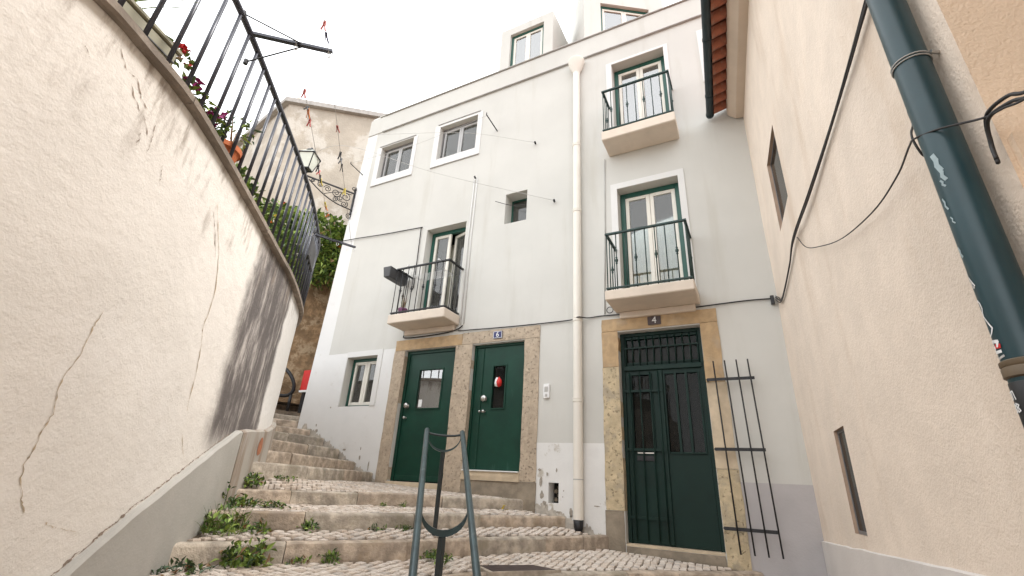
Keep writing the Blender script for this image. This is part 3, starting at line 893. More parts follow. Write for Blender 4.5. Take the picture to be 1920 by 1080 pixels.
wr = win('bal_right', 'tall balcony door above door number four', 'frame_green', 0.075, 'glass', (0.10, 0.09, 0.10, 0.0), curtain='curtain_tan', cur_gap=0.22)
win('bal_top', 'top floor balcony door reflecting the sky', 'frame_green', 0.07, 'glass_up', (0.10, 0.07, 0.05, 0.0), curtain='curtain', cur_gap=0.12)
win('hidden_window', 'top floor window half hidden by the gutter', 'frame_green', 0.06, 'glass_up', (0.12, 0.1, 0.10, 0.10), curtain='curtain')
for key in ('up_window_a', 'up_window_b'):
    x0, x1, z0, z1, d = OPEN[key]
    beam('shade_strip', 'shade_line', x0 - .06, x1 + .06, FY - .03, FY - .001, z1 + (.025 if key[-1] == 'a' else .065), z1 + (.038 if key[-1] == 'a' else .078), house)  # thin dark strips painted in as shadow lines over the head and below the sill
    beam('shade_strip', 'shade_line', x0 - .12, x1 + .10, FY - .024, FY - .001, z0 - .186, z0 - .173, house)
# small deep square window
x0, x1, z0, z1, d = OPEN['small_window']
mb = MB(); y = FY + d
for q in ((x0, x0 + .03, z0, z1), (x1 - .03, x1, z0, z1), (x0 + .03, x1 - .03, z1 - .03, z1), (x0 + .03, x1 - .03, z0, z0 + .03)): mb.box(q[0], q[1], y, y + .04, q[2], q[3])
sw = mb.build('window', 'frame_green', house); tag(sw, 'small deep square window near the downpipe')
MB().box(x0 + .03, x1 - .03, y + .015, y + .02, z0 + .03, z1 - .03).build('pane', 'glass', sw)
MB().box(x0 + .03, x1 - .03, y + .1, y + .11, z0 + .02, z1 - .02).build('room_dark', 'dark', sw)
# warm bulb burning behind the right balcony door
mb = MB(); mb.lathe((-1.20, FY + 0.30, 2.72), [(0.002, -0.03), (0.022, -0.02), (0.03, 0), (0.022, 0.02), (0.002, 0.03)], 10)
bm_ = bpy.data.materials.new('lit_bulb'); bm_.use_nodes = True
b_ = bm_.node_tree.nodes['Principled BSDF']; b_.inputs['Emission Color'].default_value = (1, 0.62, 0.25, 1); b_.inputs['Emission Strength'].default_value = 9
bl = mb.build('lamp_bulb', bm_, wr, smooth=True)

# doors -------------------------------------------------------------
def knob(x, y, z, r, parent, name='knob'):
    MB().lathe((x, y, z), [(r * .75, 0), (r * .8, .006), (r * .35, .012), (r * .35, .03), (r * .8, .036), (r, .05), (r * .85, .064), (r * .3, .07)], 14, axis='y').build(name, 'steel', parent, smooth=True)
def door_leaf(key, label, m_, y, panes, frame=0.06):
    """leaf with real window holes: panes = [(x0,x1,z0,z1)]"""
    x0, x1, z0, z1, d = OPEN[key]
    mb = MB()
    X = sorted({x0 + frame, x1 - frame} | {v for p in panes for v in p[:2]}); Z = sorted({z0 + .01, z1 - frame} | {v for p in panes for v in p[2:]})
    for a, b in zip(X, X[1:]):
        for c, e in zip(Z, Z[1:]):
            if any(p[0] < (a + b) / 2 < p[1] and p[2] < (c + e) / 2 < p[3] for p in panes): continue
            mb.box(a, b, y, y + .045, c, e)
    o = mb.build('door', m_, house)
    tag(o, label)
    mb = MB()
    mb.box(x0 + .001, x0 + frame - .003, y - .02, y + .06, z0, z1 - .001); mb.box(x1 - frame + .003, x1 - .001, y - .02, y + .06, z0, z1 - .001)
    mb.box(x0 + frame - .003, x1 - frame + .003, y - .02, y + .06, z1 - frame + .003, z1 - .001)
    mb.build('door_frame', m_, o, bevel=.004)
    for p in panes:
        mb = MB(); w = .02
        mb.box(p[0] - w, p[0], y - .012, y + .01, p[2] - w, p[3] + w); mb.box(p[1], p[1] + w, y - .012, y + .01, p[2] - w, p[3] + w)
        mb.box(p[0], p[1], y - .012, y + .01, p[3], p[3] + w); mb.box(p[0], p[1], y - .012, y + .01, p[2] - w, p[2])
        mb.build('glazing_bead', m_, o, bevel=.003)
        MB().box(p[0], p[1], y + .018, y + .023, p[2], p[3]).build('pane', 'glass_up' if key == 'door_left' else 'glass_dim', o)
    return o
yl = FY + 0.09
dl = door_leaf('door_left', 'green door with a square window, left of the pair', 'door', yl, [(-4.90, -4.44, 1.08, 1.70)])
MB().face([(-5.1, yl + .25, .9), (-4.2, yl + .25, .9), (-4.2, yl + .25, 1.9), (-5.1, yl + .25, 1.9)]).build('door_curtain', 'curtain_tan', dl)
beam('kick_rail', 'door', -5.12, -4.24, yl - .022, yl - .001, .0, .07, dl, .004)
knob(-5.07, yl, 1.12, .045, dl); knob(-5.07, yl, .93, .022, dl, 'lock_cylinder')
beam('sticker', 'enamel_white', -4.87, -4.80, yl + .014, yl + .016, 1.10, 1.22, dl)
d6 = door_leaf('door_six', 'green door number six with a narrow window', 'door', yl, [(-3.49, -3.28, 1.05, 1.68)], frame=0.045)
beam('cover_strip', 'door', -3.70, -3.675, yl - .014, yl - .001, .20, 1.98, d6, .003)
knob(-3.61, yl, 1.19, .05, d6); knob(-3.60, yl, 1.00, .024, d6, 'lock_cylinder'); knob(-3.66, yl, 1.00, .018, d6, 'lock_cylinder')
mb = MB(); mb.lathe((-3.40, yl + .028, 1.43), [(.004, -.07), (.045, -.05), (.055, 0), (.045, .04), (.02, .07), (.004, .1)], 12)
orn = mb.build('hanging_ornament', 'red', d6, smooth=True); tag(orn, 'small red and white ornament hanging behind the narrow pane')
MB().lathe((-3.43, yl + .012, 1.42), [(.003, -.055), (.03, -.045), (.036, 0), (.03, .05), (.012, .09)], 12).build('white_tag', 'enamel_white', d6, smooth=True)

# door number four: transom with bars, two leaves
x0, x1, z0, z1, d = OPEN['door_four']
y4 = FY + 0.13
d4 = door_leaf('door_four', 'dark green double door number four with barred windows and transom', 'door_dark', y4, [(-1.40, -1.16, 0.48, 1.43), (-0.98, -0.58, 0.48, 1.43), (-1.45, -0.55, 1.60, 1.92)], frame=0.05)
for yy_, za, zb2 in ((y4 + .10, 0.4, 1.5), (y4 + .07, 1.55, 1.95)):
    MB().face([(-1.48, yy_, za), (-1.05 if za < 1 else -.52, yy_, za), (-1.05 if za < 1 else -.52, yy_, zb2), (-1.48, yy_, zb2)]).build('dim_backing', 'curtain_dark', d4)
beam('transom_rail', 'door_dark', -1.50, -0.51, y4 - .03, y4 - .001, 1.49, 1.555, d4, .006)
beam('meeting_stile', 'door_dark', -1.055, -1.005, y4 - .025, y4 - .001, -.52, 1.485, d4, .005)
for i in range(11):
    x = -1.46 + i * 0.092
    MB().tube([(x, y4 - .012, 1.56), (x, y4 - .012, 1.955)], .008, 6).build('transom_bar', 'door_dark', d4, smooth=True)
MB().bar((-1.49, y4 - .014, 1.80), (-.52, y4 - .014, 1.80), .012, .02).build('transom_bar', 'door_dark', d4)
for x in (-0.85, -0.72):
    MB().bar((x, y4 - .012, 0.46), (x, y4 - .012, 1.45), .028, .014).build('window_bar', 'door_dark', d4)
for z in (1.22, 0.50, -0.26):
    MB().bar((-1.50, y4 - .034, z), (-1.02, y4 - .034, z), .010, .03).build('grille_rail', 'door_dark', d4)
for x in (-1.42, -1.29, -1.16, -1.06):
    MB().tube([(x, y4 - .042, -.50), (x, y4 - .042, 1.46)], .008, 6).build('grille_bar', 'door_dark', d4, smooth=True)
beam('letter_plate', 'iron', -1.38, -1.16, y4 - .012, y4 - .001, .37, .43, d4, .003)
beam('letter_flap', 'steel', -1.37, -1.17, y4 - .016, y4 - .002, .455, .468, d4)
beam('weather_strip', 'stone_sill', -1.525, -.485, FY - .005, FY + .12, -.56, -.535, d4)

# stone surrounds ---------------------------------------------------
def stone(x0, x1, z0, z1, m_, name='surround_stone', proud=0.022, seed=0, inner=0.14):
    rnd = random.Random(seed + int(x0 * 100) + int(z0 * 77))
    mb = MB(); j = lambda: rnd.uniform(-.006, .006)
    n = max(2, int((z1 - z0) / .16)); nx = max(2, int((x1 - x0) / .16))
    yf = FY - proud
    # front grid with slightly wavy edges, closed by sides
    for i in range(n + 1):
        for k in range(nx + 1):
            ex = (k in (0, nx)); ez = (i in (0, n))
            x = x0 + (x1 - x0) * k / nx + (j() if ex else 0); z = z0 + (z1 - z0) * i / n
            mb.v.append((x, yf + (0.008 if ex or ez else j() * .8), z + (0.001 if ez else 0)))
    for i in range(n):
        for k in range(nx):
            a = i * (nx + 1) + k
            mb.f.append((a, a + 1, a + nx + 2, a + nx + 1)); mb.m.append(0)
    ring = [k for k in range(nx + 1)] + [i * (nx + 1) + nx for i in range(1, n + 1)] + [n * (nx + 1) + k for k in range(nx - 1, -1, -1)] + [i * (nx + 1) for i in range(n - 1, 0, -1)]
    b0 = len(mb.v)
    for r_ in ring: mb.v.append((mb.v[r_][0], FY + inner, mb.v[r_][2]))
    for k in range(len(ring)):
        k2 = (k + 1) % len(ring)
        mb.f.append((ring[k2], ring[k], b0 + k, b0 + k2)); mb.m.append(0)
    return mb.build(name, m_, house)
stone(-5.42, -4.05, 2.045, 2.225, 'stone_orange', 'lintel_stone', seed=1)
stone(-4.045, -2.69, 2.045, 2.235, 'stone_pink', 'lintel_stone', seed=2)
stone(-5.43, -5.20, -0.06, 2.04, 'stone_pink', 'jamb_stone', seed=3)
stone(-4.16, -3.85, -0.12, 2.04, 'stone_pink', 'jamb_stone', seed=4)
stone(-2.93, -2.69, 0.06, 2.04, 'stone_pink', 'jamb_stone', seed=5)
stone(-2.935, -2.685, -0.36, 0.057, 'stone_dark', 'jamb_stone', seed=6, proud=.026)
stone(-3.85, -2.935, 0.055, 0.168, 'stone_sill', 'door_sill', seed=7, proud=.03)
beam('sill_edge', 'trim', -3.84, -2.94, FY - .045, FY + .09, .1685, .186, house, .005)
stone(-4.17, -2.94, -0.36, 0.052, 'stone_dark', 'damp_plinth', seed=8, proud=.012)
stone(-5.2, -4.165, -0.16, -0.022, 'stone_sill', 'door_sill', seed=9, proud=.03)
stone(-1.75, -0.27, 2.025, 2.20, 'stone_orange', 'lintel_stone', seed=11)
stone(-1.75, -1.53, 1.53, 2.02, 'stone_orange', 'jamb_stone', seed=12)
stone(-1.755, -1.53, -0.20, 1.525, 'stone_yellow', 'jamb_stone', seed=13)
stone(-1.76, -1.535, -0.68, -0.205, 'stone_dark', 'jamb_stone', seed=14)
stone(-0.48, -0.27, 1.27, 2.02, 'stone_orange', 'jamb_stone', seed=15)
stone(-0.475, -0.255, 0.30, 1.265, 'stone_sill', 'jamb_stone', seed=16)
stone(-0.475, -0.245, -0.75, 0.295, 'stone_yellow', 'jamb_stone', seed=17)
stone(-1.53, -0.48, -0.72, -0.565, 'stone_dark', 'door_sill', seed=18, proud=.02)
# vent hole near the pavement, closed by a dark back
MB().box(-2.52, -2.36, FY + .20, FY + .22, -.19, .09).build('vent_back', 'dark', house)
for i in range(4):
    MB().lathe((-2.47 + .05 * (i % 2), FY + .17, -.13 + .05 * i), [(.004, -.03), (.03, -.015), (.032, .01), (.006, .03)], 7).build('rubble_lump', 'stone_dark', house)

flake_n = [0]
def flake(x, z, w, h, m_='stone_dark'):
    n = 16
    flake_n[0] += 1
    yf_ = FY - .0035 - .0006 * (flake_n[0] % 9)
    P = []
    for k in range(n):
        t = 2 * math.pi * k / n; q = .65 + .5 * abs(noise.noise(Vector((x * 9 + math.cos(t), z * 9 + math.sin(t), 1.7)))) + random.uniform(-.12, .12)
        P.append((x + w * q * math.cos(t), yf_, z + h * q * math.sin(t)))
    MB().face(P).build('flaked_plaster', m_, house)
for x, z, w, h in ((-2.62, .08, .028, .09), (-2.60, -.08, .035, .06), (-2.57, -.20, .05, .06), (-2.53, .17, .018, .03), (-2.40, .22, .012, .035), (-2.30, -.02, .010, .012), (-2.31, -.09, .008, .01), (-2.2, -.26, .03, .07), (-2.36, -.27, .05, .02), (-1.87, -.17, .05, .010), (-2.64, .22, .03, .02),
                   (-5.62, .18, .016, .10), (-5.98, .12, .015, .04), (-5.83, .30, .02, .05), (-5.84, .44, .012, .03), (-6.42, .30, .035, .03), (-6.55, .28, .02, .02), (-6.95, .72, .03, .04), (-6.99, .82, .02, .03), (-6.72, 1.12, .02, .02), (-6.15, .26, .03, .02), (-5.75, .02, .06, .02), (-6.2, .42, .05, .018)):
    flake(x, z, w, h, 'flake_grey')
# damp foot of the wall where the steps meet it
for k in range(22):
    x = -2.66 + .041 * k
    zg = -.13 - .36 * (x + 2.69) / .93
    flake(x, zg - .10, .045, random.uniform(.06, .16), 'damp_foot')
for k in range(30):
    x = -7.3 + .063 * k
    zg = .84 - .46 * (x + 7.3)
    flake(x, zg - .06, .055, random.uniform(.05, .13), 'damp_foot')
# balconies ----------------------------------------------------------
def balcony(x0, x1, z0, z1, yf, ztop, label, side_open=True, corbel=True, nb=9, knobs=(1, 3, 5, 7), m_='rail_green'):
    b = MB().box(x0, x1, yf, FY - .001, z0, z1).build('balcony', 'balcony', house, bevel=.012, jitter=.004, cuts=.5)
    tag(b, label)
    if corbel: MB().box(x0 + .06, x1 - .06, FY - .06, FY - .002, z0 - .09, z0 - .001).build('corbel', 'balcony', b, bevel=.01)
    i = .035
    xa, xb, yy = x0 + i, x1 - i, yf + i
    zr = z1 + .035
    for z, h in ((ztop - .012, .024), (zr, .018)):
        mb = MB()
        mb.bar((xa, FY - .01, z), (xa, yy, z), .036, h); mb.bar((xa - .018, yy, z + .0006), (xb + .018, yy, z + .0006), .036, h); mb.bar((xb, yy, z), (xb, FY - .01, z), .036, h)
        mb.build('rail', m_, b)
    spots = [(xa + (xb - xa) * k / (nb - 1), yy, k) for k in range(nb)]
    for sx in (xa, xb):
        for k, t in enumerate((.28, .52, .76)): spots.append((sx, yy + (FY - yy) * t, 3 if k == 1 else 2))
    for x, y, k in spots:
        mb = MB()
        mb.tube([(x, y, z1 - .01), (x, y, ztop - .02)], .0075, 6)
        if k in knobs:
            zc_ = (z1 + ztop) / 2
            mb.lathe((x, y, zc_), [(.008, -.055), (.016, -.045), (.010, -.032), (.022, -.010), (.022, .010), (.010, .032), (.016, .045), (.008, .055)], 8)
        mb.lathe((x, y, zr), [(.008, -.02), (.014, 0), (.008, .02)], 6)
        mb.build('baluster', m_, b, smooth=True)
    return b
balcony(-1.54, -0.44, 2.275, 2.41, 5.455, 3.27, 'balcony with iron railing above door number four')
balcony(-1.55, -0.46, 4.98, 5.15, 5.56, 6.0, 'top floor balcony beside the downpipe head', corbel=False)
balcony(-5.31, -4.15, 2.39, 2.55, 5.55, 3.42, 'left balcony with a planter and drying rack', nb=10, m_='iron')

# dormers ------------------------------------------------------------
def dormer(o, ang, w, zb_, zt_, wx0, wx1, wz0, wz1, depth, label):
    """o: left front corner (x, y); built square then turned about it"""
    T = Matrix.Translation((o[0], o[1], 0)) @ Matrix.Rotation(ang, 4, 'Z')
    def b_(mb): mb.v = [tuple(T @ Vector(p)) for p in mb.v]; return mb
    mb = MB()
    mb.box(0, wx0, 0, .12, zb_, zt_); mb.box(wx1, w, 0, .12, zb_, zt_); mb.box(wx0, wx1, 0, .12, wz1, zt_); mb.box(wx0, wx1, 0, .12, zb_, wz0)
    mb.hexa([(0, .12, zb_), (.1, .12, zb_), (.1, depth, zb_ + .8), (0, depth, zb_ + .8), (0, .12, zt_), (.1, .12, zt_), (.1, depth, zt_ + .05), (0, depth, zt_ + .05)])
    mb.hexa([(w - .1, .12, zb_), (w, .12, zb_), (w, depth, zb_ + .8), (w - .1, depth, zb_ + .8), (w - .1, .12, zt_), (w, .12, zt_), (w, depth, zt_ + .05), (w - .1, depth, zt_ + .05)])
    mb.box(.1, w - .1, .12, depth, zt_ - .06, zt_ - .003)
    dm = b_(mb).build('dormer', 'facade', house); tag(dm, label)
    mb = MB(); fw = .055
    mb.box(wx0, wx0 + fw, .07, .13, wz0, wz1); mb.box(wx1 - fw, wx1, .07, .13, wz0, wz1); mb.box(wx0 + fw, wx1 - fw, .07, .13, wz1 - fw, wz1)
    b_(mb).build('window_frame', 'frame_green', dm)
    mid = (wx0 + wx1) / 2
    for a, c in ((wx0 + fw, mid - .001), (mid + .001, wx1 - fw)):
        mb = MB(); s_ = .05
        mb.box(a, a + s_, .085, .12, wz0, wz1 - fw); mb.box(c - s_, c, .085, .12, wz0, wz1 - fw); mb.box(a + s_, c - s_, .085, .12, wz1 - fw - s_, wz1 - fw)
        mb.box(a + s_, c - s_, .085, .12, wz0, wz0 + s_)
        b_(mb).build('sash', 'sash', dm)
        b_(MB().box(a + s_, c - s_, .10, .104, wz0 + s_, wz1 - fw - s_)).build('pane', 'glass_up', dm)
    b_(MB().box(wx0, wx1, .22, .23, wz0, wz1)).build('curtain', 'curtain', dm)
    return dm
dormer((-4.03, 6.35), 0.0, 1.28, 8.0, 9.63, 0.24, 1.06, 8.3, 9.41, 2.2, 'left dormer with a green framed window')
dormer((-2.06, 6.36), R(33), 1.75, 8.0, 10.3, 0.36, 1.42, 8.3, 9.55, 2.2, 'right dormer cut by the top of the picture')

# fittings on the facade ---------------------------------------------
def plate(x0, x1, z0, z1, m_, ch, label, size, squash, border):
    y = FY - .026
    p = MB().box(x0, x1, y - .008, y, z0, z1).build('house_number_plate', m_, None, bevel=.003)
    tag(p, label, 'number plate')
    if border:
        mb = MB(); w = .006; i = .006; yy = y - .0095
        mb.box(x0 + i, x1 - i, yy, yy + .003, z0 + i, z0 + i + w); mb.box(x0 + i, x1 - i, yy, yy + .003, z1 - i - w, z1 - i)
        mb.box(x0 + i, x0 + i + w, yy, yy + .003, z0 + i + w, z1 - i - w); mb.box(x1 - i - w, x1 - i, yy, yy + .003, z0 + i + w, z1 - i - w)
        mb.build('border', 'enamel_white', p)
    mesh_text(ch, 'numeral', 'enamel_white', size, ((x0 + x1) / 2, y - .010, (z0 + z1) / 2), p, squash=squash)
    return p
plate(-3.475, -3.315, 2.085, 2.205, 'plate_blue', '6', 'blue enamel plate with a white number 6 over the right of two doors', .115, .95, True)
plate(-1.115, -0.945, 2.055, 2.175, 'plate_dark', '4', 'dark plate with a white number 4 over the dark double door', .13, .95, False)

ic = thing('intercom', (-2.56, FY, 1.14), 'small white intercom box on the wall right of door six', 'intercom')
MB().box(-2.605, -2.515, FY - .03, FY - .001, 1.145, 1.345).build('housing', 'enamel_white', ic, bevel=.008)
MB().box(-2.585, -2.535, FY - .034, FY - .03, 1.235, 1.305).build('speaker_grille', 'cable_grey', ic)
MB().box(-2.578, -2.542, FY - .036, FY - .03, 1.17, 1.205).build('call_button', 'steel', ic, bevel=.004)

dp = thing('white_downpipe', (-2.08, 5.93, -0.44), 'cream rainwater downpipe with funnel head on the white facade', 'downpipe')
px, py = -2.08, 5.925
MB().tube([(px, py, -.33), (px, py, 7.15)], .062, 20).build('pipe', 'pipe_white', dp, smooth='auto')
MB().lathe((px, py, 7.0), [(.06, 0), (.072, .02), (.075, .06), (.105, .10), (.11, .15), (.135, .19), (.14, .25), (.15, .27), (.15, .30), (.13, .30)], 24).build('funnel_head', 'pipe_white', dp, smooth='auto')
for z in (5.35, 4.05, 2.23, 1.10):
    MB().lathe((px, py, z), [(.063, -.03), (.070, -.028), (.070, -.008), (.066, -.006), (.066, .006), (.070, .008), (.070, .028), (.063, .03)], 20).build('collar', 'pipe_white', dp, smooth='auto')
MB().lathe((px, py, 0.12), [(.0625, -.006), (.0645, -.005), (.0645, .005), (.0625, .006)], 20).build('joint_ring', 'cable_grey', dp)
MB().lathe((px, py, -.33), [(.045, -.13), (.056, -.08), (.062, 0)], 14).build('shoe', 'iron', dp, smooth=True)

def cable(name, pts, r, m_, label, cat='cable', n=6, smooth_path=True, group=None):
    P = catmull(pts, 8) if smooth_path and len(pts) > 2 else pts
    o = MB().tube(P, r, n).build(name, m_, None, smooth=True)
    return tag(o, label, cat, group)
fy = FY - .022
cable('facade_cable', [(-5.26, fy, 2.62), (-5.27, fy, 2.34), (-5.2, fy, 2.262), (-4.5, fy, 2.268), (-4.18, fy, 2.31), (-4.07, fy, 2.37)], .010, 'cable', 'black cable looping under the left balcony')
cable('facade_cable', [(-4.15, fy, 2.285), (-3.4, fy, 2.262), (-2.81, fy, 2.252), (-2.2, fy - .012, 2.25), (-2.05, fy - .125, 2.24), (-1.93, fy - .012, 2.252), (-1.7, fy, 2.262), (-1.0, fy, 2.235), (-.53, fy, 2.238), (.05, fy, 2.25), (.39, fy, 2.24)], .009, 'cable', 'black cable running along the lintels from door six to the corner')
MB_ring = [(-1.62 + .045 * math.cos(t), fy - .006, 2.335 + .045 * math.sin(t)) for t in [2 * math.pi * i / 16 for i in range(16)]]
o = MB().tube(MB_ring, .006, 6, closed=True).build('cable_loop', 'cable', None, smooth=True); tag(o, 'small coiled loop of black cable left of the balcony over door four', 'cable')
cable('facade_cable', [(-7.46, 5.96, 4.60), (-7.0, 5.97, 4.59), (-6.2, 5.975, 4.53), (-5.30, 5.98, 4.485), (-5.25, 5.98, 4.47), (-5.245, 5.98, 4.40), (-5.23, 5.98, 3.76), (-5.22, 5.98, 3.2)], .009, 'cable', 'black cable from the left corner down to the left balcony')
for i, dx in enumerate((-.03, .03)):
    cable('wall_conduit', [(-4.10 + dx, FY - .012, 5.27), (-4.11 + dx, FY - .012, 4.0), (-4.09 + dx, FY - .012, 2.40)], .010, 'trim', ('left', 'right')[i] + ' one of two thin white conduits beside the left balcony door', 'conduit', smooth_path=False)
cable('wall_conduit', [(-1.63, FY - .010, 4.96), (-1.66, FY - .010, 3.57), (-1.70, FY - .010, 2.29)], .0085, 'cable_grey', 'thin grey conduit down the wall left of the right balconies', 'conduit', smooth_path=False)

# iron grille folded back against the wall right of door four
gr = thing('window_grille', (-.15, 5.9, -.6), 'rusty black iron grille folded back against the wall beside door four', 'grille')
yg = 5.90
for z in (1.28, .50, -.29):
    MB().bar((-.46, yg, z), (.045, yg, z), .012, .034).build('cross_rail', 'iron', gr)
for xt, xb2 in ((-.37, -.33), (-.245, -.20), (-.12, -.075), (.0, .05)):
    MB().tube([(xt, yg - .008, 1.50), (xb2, yg - .008, -.52)], .0085, 6).build('bar', 'iron', gr, smooth=True)
for z in (1.28, .50, -.29):
    MB().tube([(-.46, yg, z), (-.455, FY + .02, z)], .010, 6).build('hinge_pin', 'iron', gr, smooth=True)
#PART3

# ------------------------------------------------------------------ the beige house on the right
SL = -0.0702
def bw(y, off=0.0):           # point on its face; off > 0 towards the alley
    return (0.42 + SL * (y - 6.0) - off, y + SL * off)
def B3(y, z, off=0.0):
    p = bw(y, off); return (p[0], p[1], z)
bh = thing('beige_house', (1.2, 3.0, -1.5), 'beige roughcast house with slit windows along the right side', 'house')
BO = [(4.30, 4.98, 2.60, 3.45, 0.040), (4.15, 4.50, -0.185, 0.525, 0.030), (-2.0, 1.545, -1.6, 2.75, 1.3)]  # last one: recess whose out-of-view head is set low to shade the jamb
ys = sorted({-5.0, 6.0} | {v for o in BO for v in o[:2]} | {-3.5 + .5 * i for i in range(19)})
zs = sorted({-1.7, 5.35} | {v for o in BO for v in o[2:4]} | {-1.4 + .45 * i for i in range(15)})
mb = MB()
for y0, y1 in zip(ys, ys[1:]):
    for z0, z1 in zip(zs, zs[1:]):
        if any(o[0] < (y0 + y1) / 2 < o[1] and o[2] < (z0 + z1) / 2 < o[3] for o in BO): continue
        w_ = lambda y, z: 0.0 if any(abs(y - v) < .02 for o in BO for v in o[:2]) else 0.012 * noise.noise(Vector((y * .9, z * .9, 5)))
        mb.face([B3(y1, z0, w_(y1, z0)), B3(y0, z0, w_(y0, z0)), B3(y0, z1, w_(y0, z1)), B3(y1, z1, w_(y1, z1))])
for k, (y0, y1, z0, z1, d) in enumerate(BO):
    mi = 1 if k < 2 else 2
    mb.face([B3(y0, z0), B3(y0, z0, -d), B3(y0, z1, -d), B3(y0, z1)], mi)
    mb.face([B3(y1, z1), B3(y1, z1, -d), B3(y1, z0, -d), B3(y1, z0)], mi)
    mb.face([B3(y0, z1), B3(y0, z1, -d), B3(y1, z1, -d), B3(y1, z1)], mi)
    mb.face([B3(y0, z0, -d), B3(y0, z0), B3(y1, z0), B3(y1, z0, -d)], mi)
mb.face([B3(-2, -1.6, -1.3), B3(1.545, -1.6, -1.3), B3(1.545, 2.75, -1.3), B3(-2, 2.75, -1.3)])
mb.build('wall', ['beige', 'reveal_brown', 'jamb_ochre'], bh)
# small change of plane low on the recess jamb
mb = MB(); a, b = bw(1.545, -.012), bw(1.545, -1.28)
mb.hexa([(a[0], a[1] - .03, -1.5), (b[0], b[1] - .03, -1.5), (b[0], b[1] + .01, -1.5), (a[0], a[1] + .01, -1.5), (a[0], a[1] - .03, .98), (b[0], b[1] - .03, .98), (b[0], b[1] + .01, .98), (a[0], a[1] + .01, .98)])
mb.build('jamb_facing', 'jamb_ochre', bh)
for k, (y0, y1, z0, z1, d) in enumerate(BO[:2]):
    w = MB().face([B3(y1, z0, -d), B3(y0, z0, -d), B3(y0, z1, -d), B3(y1, z1, -d)]).build('slit_window', 'dark', bh)
    tag(w, ('upper slit window in a brown reveal', 'lower slit window close to the ground')[k])
    mb = MB(); t = .022
    for q in ((y0, y0 + t, z0, z1), (y1 - t, y1, z0, z1), (y0 + t, y1 - t, z0, z0 + t), (y0 + t, y1 - t, z1 - t, z1)):
        mb.hexa([B3(q[1], q[2], -d + .008), B3(q[0], q[2], -d + .008), B3(q[0], q[2], -d + .001), B3(q[1], q[2], -d + .001), B3(q[1], q[3], -d + .008), B3(q[0], q[3], -d + .008), B3(q[0], q[3], -d + .001), B3(q[1], q[3], -d + .001)])
    mb.build('frame', 'grey_frame', w)
    MB().face([B3(y1 - t, z0 + t, -d + .004), B3(y0 + t, z0 + t, -d + .004), B3(y0 + t, z1 - t, -d + .004), B3(y1 - t, z1 - t, -d + .004)]).build('pane', 'glass_dim', w)
# painted plinth
mb = MB(); n = 24
for i in range(n):
    y0, y1 = 5.99 - (5.99 - 1.56) * i / n, 5.99 - (5.99 - 1.56) * (i + 1) / n
    zt_ = lambda y: -0.34 + (5.89 - y) * 0.037 + .008 * noise.noise(Vector((y * 5, 0, 0)))
    mb.face([B3(y0, -1.7, .016), B3(y1, -1.7, .016), B3(y1, zt_(y1), .016), B3(y0, zt_(y0), .016)])
    mb.face([B3(y0, zt_(y0), .016), B3(y1, zt_(y1), .016), B3(y1, zt_(y1) + .01, -.01), B3(y0, zt_(y0) + .01, -.01)])
mb.build('plinth', 'beige_base', bh)
# eave: plaster cornice, clay tiles, gutter
def along(sec, y0, y1, n=1):
    mb = MB(); K = len(sec)
    for i in range(n + 1):
        y = y0 + (y1 - y0) * i / n
        for o_, z in sec: mb.v.append(B3(y, z, o_))
    for i in range(n):
        for k in range(K):
            a_, b_ = i * K + k, i * K + (k + 1) % K
            mb.f.append((a_, b_, b_ + K, a_ + K)); mb.m.append(0)
    mb.f.append(tuple(reversed(range(K)))); mb.m.append(0)
    mb.f.append(tuple(range(n * K, n * K + K))); mb.m.append(0)
    return mb
YE = 5.965
along([(-.02, 5.04), (.10, 5.05), (.185, 5.13), (.20, 5.17), (.20, 5.27), (-.02, 5.27)], -5, YE).build('cornice', 'beige_smooth', bh, jitter=1e-6)
roof = MB().face([B3(YE, 5.255, .385), B3(-5, 5.255, .385), B3(-5, 7.2, -4.5), B3(YE, 7.2, -4.5)]).build('roof', 'roof_tile', bh)
tm = None
i = 0
y = YE - .10
while y > -1.5:
    mb = MB(); seg = 8
    for o_, zz in ((-.25, 5.44), (.12, 5.30), (.375, 5.215)):
        for t in range(seg + 1):
            a_ = math.pi * t / seg
            mb.v.append((-o_, .085 * math.cos(a_) * (1 - .1 * (o_ > .1)), zz - .07 * math.sin(a_)))
    V0 = list(mb.v)
    mb.v += [(x, yy * .86, z + .014) for x, yy, z in V0]
    K = seg + 1; H_ = 3 * K
    for l in range(2):
        for t in range(seg):
            q = l * K + t
            mb.f.append((q, q + 1, q + K + 1, q + K)); mb.m.append(0)
            mb.f.append((H_ + q, H_ + q + K, H_ + q + K + 1, H_ + q + 1)); mb.m.append(0)
    for t in range(seg):
        q = 2 * K + t
        mb.f.append((q, q + 1, H_ + q + 1, H_ + q)); mb.m.append(0)
    if tm is None: tm = mb.mesh('roof_tile', 'roof_tile', smooth='auto')
    o = link('eave_tile', tm, roof)
    p = bw(y)
    o.location = (p[0], p[1], random.uniform(-.008, .008))
    o.rotation_euler = (0, 0, -SL + random.uniform(-.03, .03))
    y -= .19
    i += 1
gx = .425
P = [B3(y_, 5.20, gx) for y_ in (YE, 4, 2, 0, -2, -5)]
gt = MB().tube(P, .052, 14).build('gutter', 'gutter', bh, smooth='auto')
for y_ in (5.93, 5.55, 4.6, 3.6, 2.6):
    a_ = Vector(B3(y_ - .012, 5.20, gx)); b_ = Vector(B3(y_ + .012, 5.20, gx))
    MB().tube([a_, b_], .058, 14).build('gutter_ring', 'gutter', gt, smooth='auto')

